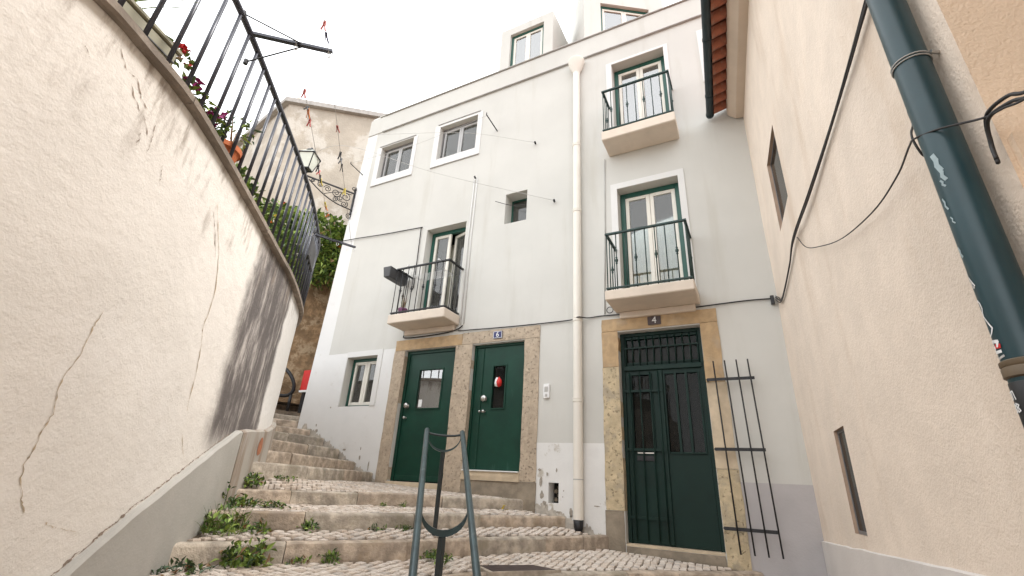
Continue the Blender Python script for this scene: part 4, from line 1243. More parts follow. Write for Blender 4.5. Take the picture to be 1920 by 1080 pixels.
# green rainwater pipe on the beige wall
gp = thing('green_downpipe', (.655, 1.66, -1.5), 'thick blue green downpipe with graffiti on the beige wall', 'downpipe')
cx, cy, pr_ = .655, 1.66, .052
MB().tube([(cx, cy, -1.5), (cx, cy, 5.2)], pr_, 28).build('pipe', 'pipe_green', gp, smooth='auto')
for dz in (0, .012):
    MB().tube([(cx + (pr_ + .003) * math.cos(t), cy + (pr_ + .003) * math.sin(t), 1.425 + dz) for t in [2 * math.pi * k / 24 for k in range(24)]], .0028, 5, closed=True).build('wire_tie', 'cable_grey', gp, smooth=True)
MB().tube([(cx + .045, cy - .04, 1.435), (cx + .08, cy - .02, 1.435)], .007, 6).build('wall_screw', 'steel', gp)
MB().lathe((cx, cy, .355), [(pr_ + .0005, -.03), (pr_ + .006, -.026), (pr_ + .006, -.004), (pr_ + .003, 0), (pr_ + .006, .004), (pr_ + .006, .014), (pr_ + .0005, .018)], 28).build('collar', mat('brown_collar', (.12, .085, .05), .6), gp, smooth='auto')
MB().lathe((cx, cy, .315), [(pr_ + .001, -.12), (pr_ + .002, -.118), (pr_ + .002, -.002), (pr_ + .001, 0)], 28).build('black_sticker', 'black_plastic', gp, smooth='auto')
def ribbon(pts, w, m_, name, r0=.0012, closed=False):
    """a painted stroke on the pipe: pts = (degrees round the pipe, height)"""
    mb = MB(); P = [(R(a_) * pr_, z) for a_, z in pts]
    if closed: P.append(P[0])
    for (a0, z0), (a1, z1) in zip(P, P[1:]):
        d = Vector((a1 - a0, z1 - z0)); L = d.length or 1e-6; nx, nz = -d.y / L * w, d.x / L * w
        ex, ez = d.x / L * w * .6, d.y / L * w * .6
        n = max(1, int(L / .008)); pv = None
        for k in range(n + 1):
            t = k / n
            ca = a0 - ex + (a1 - a0 + 2 * ex) * t; cz_ = z0 - ez + (z1 - z0 + 2 * ez) * t
            c = [((ca + s_ * nx) / pr_, cz_ + s_ * nz) for s_ in (-1, 1)]
            c = [(cx + (pr_ + r0) * math.cos(q), cy + (pr_ + r0) * math.sin(q), z) for q, z in c]
            if pv: mb.face([pv[0], pv[1], c[1], c[0]])
            pv = c
    return mb.build(name, m_, gp)
ribbon([(158, .635), (172, .628), (166, .612), (180, .604), (174, .590), (186, .586)], .0035, 'cable_grey', 'graffiti_stroke')
ribbon([(162, .640), (178, .612), (190, .590)], .0022, 'enamel_white', 'graffiti_stroke')
ribbon([(158, .548), (172, .550), (182, .538), (184, .522), (178, .512), (176, .50), (196, .462), (186, .450), (172, .445)], .0024, 'enamel_white', 'graffiti_stroke')
ribbon([(158, .425), (176, .428), (196, .424), (188, .414), (170, .410)], .0045, 'enamel_white', 'graffiti_stroke')
ribbon([(160, .402), (176, .398), (196, .397)], .004, 'enamel_white', 'graffiti_stroke')
ribbon([(184, .413), (198, .411)], .006, 'red', 'graffiti_stroke', r0=.0018)
ribbon([(168, .388), (176, .380), (200, .384)], .003, 'cable_grey', 'graffiti_stroke')
ribbon([(160, .292), (176, .292)], .002, 'enamel_white', 'sticker_letter', .0036); ribbon([(167, .292), (169, .272)], .002, 'enamel_white', 'sticker_letter', .0036)
ribbon([(178, .272), (179, .293), (186, .293), (189, .272)], .0018, 'enamel_white', 'sticker_letter', .0036)
ribbon([(168, .262), (169, .240), (178, .243), (172, .252), (178, .257)], .0018, 'enamel_white', 'sticker_letter', .0036, True)
ribbon([(182, .262), (183, .240), (192, .243), (186, .252), (192, .257)], .0018, 'enamel_white', 'sticker_letter', .0036, True)

for a_, z, w_, h_ in ((212, 1.00, .007, .03), (216, .955, .005, .022), (208, .925, .003, .012), (190, .86, .003, .02), (196, .80, .002, .012), (176, .70, .004, .016)):
    ribbon([(a_, z + h_), (a_ + 5, z + h_ * .3), (a_ + 2, z - h_ * .3), (a_ + 9, z - h_)], w_, 'paint_chip', 'paint_chip')
# cables on the beige wall
def wcab(pts, r, label, dy=0, off=0.0, mm='cable'):
    return cable('wall_cable', [B3(y_, z + dy, o_ + off) for y_, z, o_ in pts], r, mm, label)
main = [(5.95, 2.24, .02), (5.75, 2.13, .02), (5.51, 2.05, .02), (4.78, 2.10, .02), (4.3, 2.14, .03), (3.49, 2.07, .03), (2.71, 2.045, .025), (2.17, 2.04, .025), (1.8, 2.045, .02), (1.5, 2.04, .018)]
wcab(main, .008, 'thickest of the black cables running up the beige wall')
wcab([(y_, z + .018 + .012 * math.sin(i * 1.7), o_) for i, (y_, z, o_) in enumerate(main)], .0055, 'middle strand of the black cables up the beige wall')
wcab([(y_, z - .020 - .01 * math.sin(i * 2.1), o_ + .006) for i, (y_, z, o_) in enumerate(main)], .0045, 'thinnest strand of the black cables up the beige wall')
cable('wall_cable', [B3(4.14, 2.08, .03), B3(3.9, 1.86, .03), B3(3.48, 1.65, .03), (0.60, 2.99, 1.45), (0.635, 2.44, 1.30), (0.65, 2.08, 1.25), (.615, 1.78, 1.18), (.600, 1.67, 1.135), (.640, 1.595, 1.10), (.70, 1.51, 1.045), (.705, 1.42, 1.0), (.71, 1.30, .94), (.73, .9, .8)], .0035, 'cable', 'thin slack cable drooping across the beige wall to the pipe')
for k_, dz in enumerate((0, .014)):
    cable('wall_cable', [(.70, 1.53, .90 + dz), (.71, 1.545, .97 + dz), (.705, 1.50, 1.03 + dz), (.712, 1.40, 1.0 + dz * 1.5), (.72, 1.30, .945 + dz), (.735, .9, .80 + dz)], .0055, 'cable', ('lower', 'upper')[k_] + ' of two black cables bending behind the pipe to the right')
cable('wall_cable', [(.675, 1.80, 1.43), (.655, 1.80, 1.36), (.645, 1.775, 1.27), (.615, 1.725, 1.20), (.60, 1.69, 1.14), (.612, 1.70, 1.09), (.63, 1.72, 1.085)], .004, 'cable', 'short loop of cable hanging left of the pipe')
jb = MB().box(.345, .385, 5.94, 5.985, 2.16, 2.27).build('junction_box', 'black_plastic', None, bevel=.004)
tag(jb, 'small black junction box in the corner between the two houses', 'junction box')

# ------------------------------------------------------------------ terrace railing
rl = thing('terrace_railing', (-3.5, 2.0, 2.05), 'dark grey iron railing on top of the curved wall', 'railing')
ZR = 2.87
def zrail(s_): return min(2.975, max(2.85, 2.88 + .062 * (s_ - 3.9)))
def Wp(s_, o_, z):
    p = W.off(s_, o_); return (p.x, p.y, z)
MB().tube([Wp(.9 + i * .12, .002, zrail(.9 + i * .12)) for i in range(int((W.len - 1.2) / .12))], .0235, 8).build('top_rail', 'rail_grey', rl, smooth=True)
s_ = 1.02
while s_ < 10.4:
    MB().tube([Wp(s_, -.012, COP + .05), Wp(s_, .002, zrail(s_) - .005)], .0125, 7).build('bar', 'rail_grey', rl, smooth=True)
    s_ += .163

def arm(root, end, ties, label):
    t = thing('laundry_arm', root, label, 'laundry arm', 'laundry arms on the railing')
    a, b = Vector(root), Vector(end)
    MB().bar(a, b, .03, .022).build('arm', 'rail_grey', t)
    for q in ties:
        m = a.lerp(b, .66)
        MB().tube([q, m], .0055, 6).build('wire_stay', 'iron', t, smooth=True)
        MB().tube([Vector(q) + Vector((0, 0, .02)), Vector(q) - Vector((0, 0, .02))], .016, 6).build('stay_knot', 'iron', t)
    for f in (.55, .97):
        c = a.lerp(b, f) - Vector((0, 0, .035))
        d = (b - a).normalized()
        MB().tube([c + Vector((0, 0, .026 * math.sin(k))) + d * .013 * math.cos(k) for k in [2 * math.pi * i / 12 for i in range(12)]], .004, 5, closed=True).build('ring', 'steel', t, smooth=True)
    return t
arm((-2.84, 1.16, 2.875), (-2.42, 1.515, 2.875), [(-2.745, 1.03, 2.87), (-2.92, 1.22, 2.70)], 'laundry arm sticking out near the top of the railing, under the sky')
arm((-4.83, 3.49, 2.90), (-4.545, 3.93, 2.875), [(-4.72, 3.38, 2.86)], 'laundry arm at the far end of the railing beside the white house corner')

# clothes lines and pegs
C1a, C1b = Vector((-2.59, 1.35, 2.83)), Vector((-4.62, 3.59, 2.83))
C2a, C2b = Vector((-2.43, 1.50, 2.83)), Vector((-4.48, 3.80, 2.83))
cable('clothes_line', [tuple(C1a + (C1a - C1b) * .55), tuple(C1a), tuple(C1b)], .0022, 'cable_grey', 'clothes line nearer the railing, strung between the two arms', 'clothes line', 5, False)
cable('clothes_line', [tuple(C2a + (C2a - C2b) * .55), tuple(C2a), tuple(C2b)], .0022, 'cable_grey', 'outer clothes line strung between the tips of the arms', 'clothes line', 5, False)
def peg(a, b, t, m_, label, tilt):
    c = a + (b - a) * t
    d = (b - a).normalized()
    th = thing('clothes_peg', c, label, 'clothes peg', 'clothes pegs on the lines')
    side = d.cross(Vector((0, 0, 1)))
    ax = (Vector((0, 0, -1)) * math.cos(tilt) + d * math.sin(tilt)).normalized()
    for s2 in (-1, 1):
        p0, p1, p2 = c - ax * .014 + side * .005 * s2, c + ax * .026 + side * .005 * s2, c + ax * .066 + side * .014 * s2
        mb = MB(); mb.bar(p0, p1, .006, .011); mb.bar(p1, p2, .0055, .010)
        mb.build('peg_half', m_, th)
    MB().tube([c + ax * .020 - side * .008, c + ax * .020 + side * .008], .004, 6).build('spring', 'steel', th)
for t, m_, lab, ti in ((.14, 'peg_red', 'topmost red peg on the line nearer the railing', .2), (.20, 'iron', 'dark peg just above the orange one', -.5), (.213, 'orange', 'orange peg with spread legs above the far roof line', .9), (.225, 'cable_grey', 'grey peg crossing below the orange one', 1.5), (.252, 'peg_red', 'red peg just below the orange and grey pegs', .1),
                       (.47, 'iron', 'dark peg beside the top of the lantern', .3), (.50, 'peg_red', 'dull red peg beside the lantern glass', -.4), (.528, 'iron', 'black peg beside the lower lantern edge', .6), (.55, 'yellow', 'yellow peg just below the lantern', 1.1), (.70, 'yellow', 'upper yellow peg over the lamp bracket gap', 1.4), (.73, 'orange', 'lower ochre peg near the ivy', 1.5)):
    peg(C1a, C1b, t, m_, lab, ti)
for t, m_, lab, ti in ((-.088, 'peg_red', 'red peg high above the laundry arm tip', .1), (-.058, 'plate_blue', 'dark blue peg just above the laundry arm tip', 1.4), (.25, 'peg_red', 'red peg lying across the outer line', 1.5), (.37, 'iron', 'upper dark peg of a row of three on the outer line', .2), (.40, 'iron', 'middle dark peg of a row of three on the outer line', -.2), (.43, 'iron', 'lowest dark peg of a row of three on the outer line', .7), (.57, 'yellow', 'yellow peg on the outer line by the lamp bracket', .1)):
    peg(C2a, C2b, t, m_, lab, ti)

# line hooks and wires on the facade
def hook(root, end, label):
    t = thing('line_hook', root, label, 'hook')
    a, b = Vector(root), Vector(end)
    MB().tube([a, b], .011, 6).build('rod', 'iron', t, smooth=True)
    MB().tube([b, b + Vector((0, 0, .05))], .009, 6).build('tip', 'iron', t, smooth=True)
hook((-7.2, 6.0, 6.30), (-7.29, 5.69, 6.42), 'black iron hook on the white corner above the lamp bracket')
hook((-3.72, 6.0, 6.31), (-3.78, 5.66, 6.45), 'black iron hook right of the upper windows')
for p, lab in (((-2.88, 5.98, 5.70), 'small black wall pin beside the downpipe, upper one'), ((-2.49, 5.98, 4.36), 'small black wall pin right of the small square window'), ((-4.10, 5.97, 5.29), 'small black clip at the top of the twin conduits')):
    tag(MB().tube([p, (p[0] + .01, p[1] - .05, p[2] + .005)], .018, 7).build('wall_pin', 'iron', None, smooth=True), lab, 'wall pin')
cable('wire', [(-2.49, 5.94, 4.36), (-4.9, 5.75, 5.5), (-7.5, 5.5, 6.85), (-10.6, 6.7, 8.3)], .004, 'cable_grey', 'thin wire from the small square window up to the far house', 'wire')
cable('wire', [(-2.88, 5.94, 5.70), (-4.4, 5.8, 6.35), (-6.9, 5.93, 7.3)], .003, 'cable_grey', 'thin wire crossing the right upper window to the cornice', 'wire')
cable('wire', [(-3.75, 5.68, 6.45), (-5.6, 5.75, 6.40), (-7.29, 5.70, 6.44)], .0025, 'cable_grey', 'thin wire strung between the two iron hooks', 'wire')
cable('wire', [(-3.6, 5.93, 4.62), (-3.28, 5.93, 4.46), (-3.0, 5.93, 4.40)], .006, 'cable', 'short black turnbuckle wire above the small square window', 'wire')

# ------------------------------------------------------------------ street lamp on the free corner
lp = thing('street_lamp', (-7.3, 5.99, 5.6), 'black iron lantern on a scrolled bracket at the white house corner', 'street lamp')
r0, r1 = Vector((-7.30, 5.98, 5.80)), Vector((-7.86, 5.10, 5.86))
ad = (r1 - r0); al = ad.length; au = ad.normalized()
def lq(t, z): return r0 + au * (t * al) + Vector((0, 0, z))
MB().bar(r0, r1, .022, .030).build('arm', 'iron', lp)
MB().bar(lq(0, .12), lq(0, -.55), .04, .025).build('back_plate', 'iron', lp)
def arcpts(t0, z0, t1, z1, bulge, n=12): return [lq(t0 + (t1 - t0) * k / n, z0 + (z1 - z0) * k / n + bulge * math.sin(math.pi * k / n)) for k in range(n + 1)]
MB().tube(arcpts(.02, -.42, .92, -.06, -.10), .013, 6).build('lower_arc', 'iron', lp, smooth=True)
def spiral(t, z, r_, turns, ph, name='scroll'):
    P = []
    for k in range(int(16 * turns) + 1):
        a_ = ph + 2 * math.pi * k / 16; q = r_ * (1 - .8 * k / (16 * turns))
        P.append(lq(t + q * math.cos(a_) / al, z + q * math.sin(a_)))
    MB().tube(P, .009, 5).build(name, 'iron', lp, smooth=True)
for t, z, r_, ph in ((.16, -.16, .12, 0), (.16, -.34, .08, 2), (.36, -.14, .10, 3), (.36, -.30, .06, 1), (.54, -.12, .08, 0), (.70, -.08, .06, 3), (.85, -.05, .045, 1), (.26, -.24, .07, 4), (.03, .12, .06, 2), (.02, -.58, .07, 4)): spiral(t, z, r_, 1.6, ph)
MB().tube(arcpts(.05, -.05, .6, -.28, .06), .008, 5).build('scroll_stem', 'iron', lp, smooth=True)
lc = Vector((-7.80, 5.04, 5.90))
MB().tube([lc + Vector((0, 0, -.03)), lc + Vector((0, 0, .05))], .035, 8).build('socket', 'iron', lp)
hb, ht, zb2, zt2 = .085, .165, .05, .40
def lcn(h, z, k): a_ = R(25) + math.pi / 4 + k * math.pi / 2; return lc + Vector((h * 1.414 * math.cos(a_), h * 1.414 * math.sin(a_), z))
for k in range(4):
    MB().bar(lcn(hb, zb2, k), lcn(ht, zt2, k), .016, .016).build('corner_bar', 'iron', lp)
    MB().bar(lcn(hb, zb2, k), lcn(hb, zb2, k + 1), .016, .02).build('bottom_rim', 'iron', lp)
    MB().bar(lcn(ht, zt2, k), lcn(ht, zt2, k + 1), .024, .024).build('top_rim', 'iron', lp)
    MB().face([lcn(hb * .97, zb2, k), lcn(hb * .97, zb2, k + 1), lcn(ht * .97, zt2, k + 1), lcn(ht * .97, zt2, k)]).build('pane', 'frost', lp)
    MB().face([lcn(ht * 1.05, zt2 + .012, k), lcn(ht * 1.05, zt2 + .012, k + 1), lcn(.09, zt2 + .10, k + 1), lcn(.09, zt2 + .10, k)]).build('roof_pane', 'frost', lp)
MB().lathe(lc + Vector((0, 0, zt2 + .10)), [(.10, -.005), (.11, .01), (.085, .05), (.05, .075), (.02, .09), (.025, .11), (.008, .13)], 14).build('cap', 'iron', lp, smooth='auto')

# ------------------------------------------------------------------ handrail on the stairs
hr = thing('stair_handrail', (-2.4, 3.5, -.6), 'grey green double tube handrail in the middle of the steps', 'handrail')
ha, hb_ = Vector((-2.86, 4.07, .48)), Vector((-1.68, 2.54, -.48))
hd = (ha - hb_); hside = Vector((hd.y, -hd.x, 0)).normalized()
for s2 in (-1, 1):
    p0, p1 = hb_ - hd * .18 + hside * .18 * s2, ha + hside * .18 * s2
    MB().tube([p0, p1], .0245, 14).build('rail_tube', 'handrail', hr, smooth='auto')
def ucup(f, drop=.18, thin=.012, w=.042):
    c = hb_ + hd * f
    pts = []
    for k in range(15):
        a_ = math.pi * k / 14
        pts.append(c + hside * (.165 * math.cos(a_)) + Vector((0, 0, -drop * math.sin(a_))))
    mb = MB(); fw_ = Vector((hd.x, hd.y, 0)).normalized() * w / 2
    for p, q in zip(pts, pts[1:]):
        r_ = Vector((0, 0, thin))
        mb.hexa([p - fw_ - r_, q - fw_ - r_, q + fw_ - r_, p + fw_ - r_, p - fw_, q - fw_, q + fw_, p + fw_])
    mb.build('cup_bracket', 'handrail', hr, smooth='auto')
    return c - Vector((0, 0, drop + thin))
t1 = ucup(.335, .15, .042)
t2 = ucup(.965, .15, .02)
MB().bar(t1, (t1.x, t1.y, -.98), .042, .042).build('post', 'post_dark', hr, bevel=.004)
MB().bar(t2, (t2.x - .015, t2.y + .02, -.46), .034, .034).build('post', 'post_dark', hr, bevel=.004)
MB().tube([ha + hside * (.18 * math.cos(math.pi * k / 10)) + Vector((0, 0, -.012 - .03 * math.sin(math.pi * k / 10))) for k in range(11)], .012, 8).build('end_tie', 'post_dark', hr, smooth=True)
for s2 in (-1, 1):
    p = ha + hside * .18 * s2
    MB().tube([p, p + hd.normalized() * .006], .0255, 14).build('end_cap', 'handrail', hr)

# ------------------------------------------------------------------ far things up the alley
fh = thing('far_house', (-11.4, 6.4, 2.0), 'tan weathered house rising behind the railing at the top of the steps', 'house')
poly = [(-7.7, 9.11), (-11.39, 6.27), (-15.6, 7.08), (-15, 14), (-8, 14)]
poly = list(reversed(poly))
MB().prism(poly, 1.5, 10.36).build('wall', 'far_wall', fh)
c0 = Vector((-11.5, 9.5))
big = [tuple(c0 + (Vector(p) - c0) * 1.05) for p in poly]
MB().prism(big, 10.361, 10.52).build('roof_edge', 'roof_grey', fh)
MB().lathe((-11.30, 6.45, 10.52), [(.10, 0), (.12, .06), (.03, .22)], 8).build('corner_finial', 'far_wall', fh)

sw_ = thing('stone_wall', (-8.9, 6.7, 1.2), 'rough brown rubble wall at the end of the steps below the ivy', 'wall')
mb = MB(); nt_, nz_ = 70, 52
for i in range(nt_ + 1):
    t = -3.6 + 5.6 * i / nt_
    for j in range(nz_ + 1):
        z = 1.15 + 3.75 * j / nz_
        bx_, by_ = -8.9 + .6 * t, 6.68 + .8 * t
        q = Vector((bx_ * 2.4, by_ * 2.4, z * 3.0))
        d = .10 * noise.noise(q) + .06 * noise.noise(q * 2.3) + .04 * abs(noise.noise(q * 5.1)) - .10 * (z - 1.15) / 3.7
        mb.v.append((bx_ + .8 * d, by_ - .6 * d, z))
for i in range(nt_):
    for j in range(nz_):
        a_ = i * (nz_ + 1) + j
        mb.f.append((a_, a_ + nz_ + 1, a_ + nz_ + 2, a_ + 1)); mb.m.append(0)
mb.build('rubble_face', 'rubble', sw_, smooth='auto')
MB().prism([(-11.0, 3.7), (-7.75, 8.1), (-8.2, 8.9), (-11.5, 4.3)], 1.2, 4.85).build('wall_core', 'rubble', sw_)
MB().lathe((-8.93, 6.48, 3.57), [(.02, -.10), (.09, -.05), (.10, .04), (.03, .11)], 7).build('weep_hole', 'dark', sw_)

rb = thing('red_box', (-8.0, 6.34, 1.3), 'small red metal box half hidden by the white house corner', 'box')
MB().box(-8.00, -7.80, 6.28, 6.40, 1.53, 1.93).build('body', 'red', rb, bevel=.01)
MB().box(-8.005, -7.795, 6.272, 6.405, 1.49, 1.529).build('white_base', 'enamel_white', rb)
MB().box(-7.95, -7.87, 6.31, 6.37, 1.1, 1.49).build('stand', 'iron', rb)
lpn = thing('looped_handrail', (-8.2, 6.15, 1.2), 'black looped end of a handrail at the top of the far steps', 'handrail')
LP_ = [(-8.75, 6.05, 2.05), (-8.45, 6.08, 2.0), (-8.22, 6.12, 1.86), (-8.10, 6.18, 1.68), (-8.08, 6.20, 1.52), (-8.16, 6.17, 1.42), (-8.35, 6.12, 1.42), (-8.6, 6.07, 1.50)]
MB().tube(catmull(LP_, 6), .035, 8).build('rail', 'iron', lpn, smooth=True)
MB().tube([(-8.10, 6.19, 1.43), (-8.10, 6.19, 1.12)], .03, 8).build('post', 'iron', lpn, smooth=True)
#PART4

# ------------------------------------------------------------------ plants
def rdir(up=0.0):
    v = Vector((random.gauss(0, 1), random.gauss(0, 1), random.gauss(0, 1) + up))
    return v.normalized()
def leaf(mb, p, d, L, w, mi, fold=.25):
    d = d.normalized()
    s = d.cross(Vector((random.gauss(0, .3), random.gauss(0, .3), 1))).normalized() if abs(d.z) < .98 else Vector((1, 0, 0))
    n = s.cross(d).normalized()
    m = p + d * L * .45
    i = len(mb.v)
    mb.v += [tuple(p), tuple(m + s * w / 2 + n * w * fold), tuple(p + d * L - n * L * .12), tuple(m - s * w / 2 + n * w * fold)]
    mb.f += [(i, i + 1, i + 2), (i, i + 2, i + 3)]; mb.m += [mi, mi]
def blade(mb, p, d, L, w, mi, droop=.4):
    d = d.normalized(); s = d.cross(Vector((0, 0, 1)))
    s = s.normalized() if s.length > .01 else Vector((1, 0, 0))
    pv = None; q = Vector(p); dd = d.copy()
    n = 5
    for k in range(n + 1):
        ww = w * (1 - (k / n) ** 1.6) + .0006
        c = (tuple(q - s * ww / 2), tuple(q + s * ww / 2))
        if pv: mb.face([pv[0], pv[1], c[1], c[0]], mi)
        pv = c
        q = q + dd * L / n
        dd = (dd + Vector((0, 0, -droop / n))).normalized()
LM = ['leaf', 'leaf_light', 'leaf_dark', 'dry', 'leaf_blue']
def bush(name, blobs, n, L, w, label, cat, weights=(5, 3, 4, .3, 0), parent=None, part=None, flowers=None, group=None, surf=.45, up=.3):
    t = parent or thing(name, blobs[0][0], label, cat, group)
    mb = MB()
    tot = sum(b[1][0] * b[1][1] * b[1][2] for b in blobs) ** 1.0
    for c, rr in blobs:
        c = Vector(c)
        for _ in range(int(n * rr[0] * rr[1] * rr[2] / tot) + 1):
            v = rdir(); rad = surf + (1 - surf) * random.random() ** .6
            rad *= 1 + .25 * noise.noise(v * 2.2 + c)
            p = c + Vector((v.x * rr[0], v.y * rr[1], v.z * rr[2])) * rad
            d = (v * .8 + rdir(up) * .8)
            leaf(mb, p, d, L * random.uniform(.6, 1.3), w * random.uniform(.6, 1.3), random.choices(range(5), weights)[0])
    mb.build(part or 'foliage', LM, t)
    # woody stems so that the crown is carried
    mb = MB()
    for c, rr in blobs:
        for _ in range(3):
            b0 = Vector((c[0] + random.uniform(-.2, .2) * rr[0], c[1] + random.uniform(-.2, .2) * rr[1], c[2] - rr[2]))
            e0 = Vector(c) + Vector((random.uniform(-.6, .6) * rr[0], random.uniform(-.6, .6) * rr[1], random.uniform(.1, .7) * rr[2]))
            mb.tube([b0, b0.lerp(e0, .5) + Vector((random.uniform(-.1, .1) * rr[0], 0, 0)), e0], [.012 * (rr[2] / .4) ** .5, .008, .003], 5)
    mb.build('stem', 'dry', t)
    if flowers:
        fm, fn, fs = flowers
        for k in range(fn):
            c, rr = random.choice(blobs)
            v = rdir(.8)
            p = Vector(c) + Vector((v.x * rr[0], v.y * rr[1], v.z * rr[2])) * 1.02
            mb = MB()
            for q in range(9): leaf(mb, p + rdir() * fs * .2, rdir(.3), fs * random.uniform(.7, 1.2), fs * .8, 0)
            mb.build('flower', fm if isinstance(fm, str) else fm[k % len(fm)], t)
    return t
# planters and pots on the terrace edge
pl = thing('planter_box', (-2.72, .55, COP + .1), 'long olive plastic planter on the coping behind the first bars', 'planter')
zc_ = COP + .067
Pp = [W.off(s2, o2) for s2, o2 in ((2.35, -.07), (3.40, -.07), (3.40, -.26), (2.35, -.26))]
mb = MB(); mb.hexa([(p.x, p.y, zc_) for p in Pp] + [(p.x, p.y, zc_ + .17) for p in Pp]); mb.v = mb.v
mb.build('box', 'olive', pl, bevel=.01)
mb = MB(); Pq = [W.off(s2, o2) for s2, o2 in ((2.34, -.057), (3.415, -.057), (3.415, -.273), (2.34, -.273))]
mb.hexa([(p.x, p.y, zc_ + .171) for p in Pq] + [(p.x, p.y, zc_ + .20) for p in Pq]); mb.build('rim', 'olive', pl, bevel=.006)
Pr = [W.off(s2, o2) for s2, o2 in ((2.36, -.064), (3.39, -.064), (3.39, -.069), (2.36, -.069))]
mb = MB(); mb.hexa([(p.x, p.y, zc_ + .09) for p in Pr] + [(p.x, p.y, zc_ + .097) for p in Pr]); mb.build('groove_line', 'dark_grey_plastic', pl)
ger = thing('geranium', (-2.72, .80, zc_ + .17), 'red geranium flowering at the end of the olive planter', 'plant')
bush('geranium', [((-2.78, .80, zc_ + .235), (.06, .09, .05))], 45, .045, .04, '', '', (4, 3, 3, 0, 0), parent=ger, flowers=('petal_red', 9, .032))
sp = thing('spiky_plant', (-2.68, .45, zc_ + .2), 'thin leaved spiky plant arching from the olive planter', 'plant')
mb = MB()
for k in range(9):
    b0 = Vector((-2.67 + random.uniform(-.04, .04), .46 + random.uniform(-.1, .1), zc_ + .2))
    blade(mb, b0, Vector((random.uniform(-.6, .5), random.uniform(-.2, .9), random.uniform(.5, 1.2))), random.uniform(.25, .5), .012, random.choice((0, 1, 4)), .8)
mb.build('leaf_blades', LM, sp)
bp_ = thing('black_planter', (-2.85, 1.0, zc_), 'black plastic planter of magenta flowers behind the railing', 'planter')
Pp = [W.off(s2, o2) for s2, o2 in ((3.50, -.14), (4.0, -.14), (4.0, -.33), (3.5, -.33))]
mb = MB(); mb.hexa([(p.x, p.y, zc_) for p in Pp] + [(p.x, p.y, zc_ + .13) for p in Pp]); mb.build('box', 'black_plastic', bp_, bevel=.01)
mf = thing('magenta_flowers', (-2.86, 1.03, zc_ + .16), 'leafy plant with magenta flowers in the black planter', 'plant')
bush('x', [((-2.85, .98, zc_ + .10), (.08, .10, .08)), ((-2.98, 1.16, zc_ + .09), (.09, .12, .09))], 130, .06, .035, '', '', (3, 5, 2, 0, 0), parent=mf, flowers=('petal_magenta', 10, .05))
tp = thing('terracotta_pot', (-3.19, 1.38, zc_), 'round terracotta pot behind the railing bars', 'flower pot')
MB().lathe((-3.19, 1.40, zc_), [(.07, 0), (.085, .02), (.105, .10), (.118, .102), (.12, .14), (.11, .145), (.09, .12)], 24).build('pot', 'terracotta', tp, smooth='auto')
pp = thing('potted_plant', (-3.19, 1.40, zc_ + .15), 'sparse pale green plant growing in the terracotta pot', 'plant')
bush('x', [((-3.17, 1.42, zc_ + .30), (.13, .14, .14))], 70, .05, .028, '', '', (3, 4, 1, 0, 3), parent=pp)
# climbing plants along the terrace
bl_ = []
for s2 in (4.25, 4.4, 4.55, 4.8, 5.1, 5.4, 5.75, 6.1, 6.5, 6.9, 7.3):
    p = W.off(s2, -.28 - .05 * random.random())
    h = max(.10, .14 + .035 * (s2 - 4.4) * 2)
    bl_.append(((p.x, p.y, COP + .05 + h * .9), (.24, .24, h)))
bush('terrace_hedge', bl_, 4200, .06, .042, 'leafy green creeper growing through the railing along the terrace', 'hedge', (5, 5, 3, .5, 0), flowers=(['petal_orange', 'petal_white'], 14, .035))
bush('hanging_ivy', [((-8.45, 6.15, 4.95), (.75, .75, .62)), ((-8.1, 6.75, 4.75), (.7, .7, .75)), ((-8.0, 6.5, 4.35), (.5, .5, .45)), ((-9.2, 5.6, 5.1), (.7, .7, .6)), ((-8.55, 6.45, 4.3), (.35, .35, .4))], 5200, .13, .085, 'big green ivy spilling over the top of the brown rubble wall', 'ivy', (5, 6, 3, .4, 0), flowers=(['petal_red', 'petal_orange', 'yellow'], 16, .06), surf=.3)
gb = thing('rail_planter', (-4.9, 3.62, 2.4), 'dark grey planter box hung outside the far end of the railing', 'planter')
Pp = [W.off(s2, o2) for s2, o2 in ((6.62, .02), (7.15, .02), (7.15, -.07), (6.62, -.07))]
mb = MB(); mb.hexa([(p.x, p.y, 2.48) for p in Pp] + [(p.x, p.y, 2.76) for p in Pp]); mb.build('box', 'dark_grey_plastic', gb, bevel=.01)
MB().bar((Pp[3].x, Pp[3].y, 2.75), (Pp[2].x, Pp[2].y, 2.75), .02, .02).build('hanger', 'iron', gb)
tp2 = thing('terracotta_pot', (-4.75, 3.2, zc_), 'little orange pot at the foot of the railing near its far end', 'flower pot')
q = W.off(6.55, -.2)
MB().lathe((q.x, q.y, zc_), [(.05, 0), (.065, .08), (.075, .082), (.075, .11), (.06, .11)], 16).build('pot', 'terracotta', tp2, smooth='auto')

# left balcony: planter, pot, drying rack
wb = thing('window_box', (-5.4, 5.7, 3.24), 'dark grey flower box hooked on the left end of the left balcony', 'flower box')
mb = MB(); mb.hexa([(-5.475, 5.46, 3.24), (-5.345, 5.46, 3.24), (-5.345, 5.92, 3.24), (-5.475, 5.92, 3.24), (-5.50, 5.44, 3.43), (-5.32, 5.44, 3.43), (-5.32, 5.94, 3.43), (-5.50, 5.94, 3.43)])
mb.build('box', 'dark_grey_plastic', wb, bevel=.008)
mb = MB()
for y_ in (5.62, 5.80): mb.bar((-5.51, y_, 3.438), (-5.26, y_, 3.438), .03, .006)
mb.build('hook_strap', 'enamel_white', wb)
fp = thing('balcony_pot', (-5.12, 5.66, 2.55), 'small purple pot with a dry plant on the left balcony', 'flower pot')
MB().lathe((-5.12, 5.68, 2.551), [(.055, 0), (.075, .10), (.08, .10), (.08, .13), (.07, .13)], 16).build('pot', 'purple', fp, smooth='auto')
mb = MB()
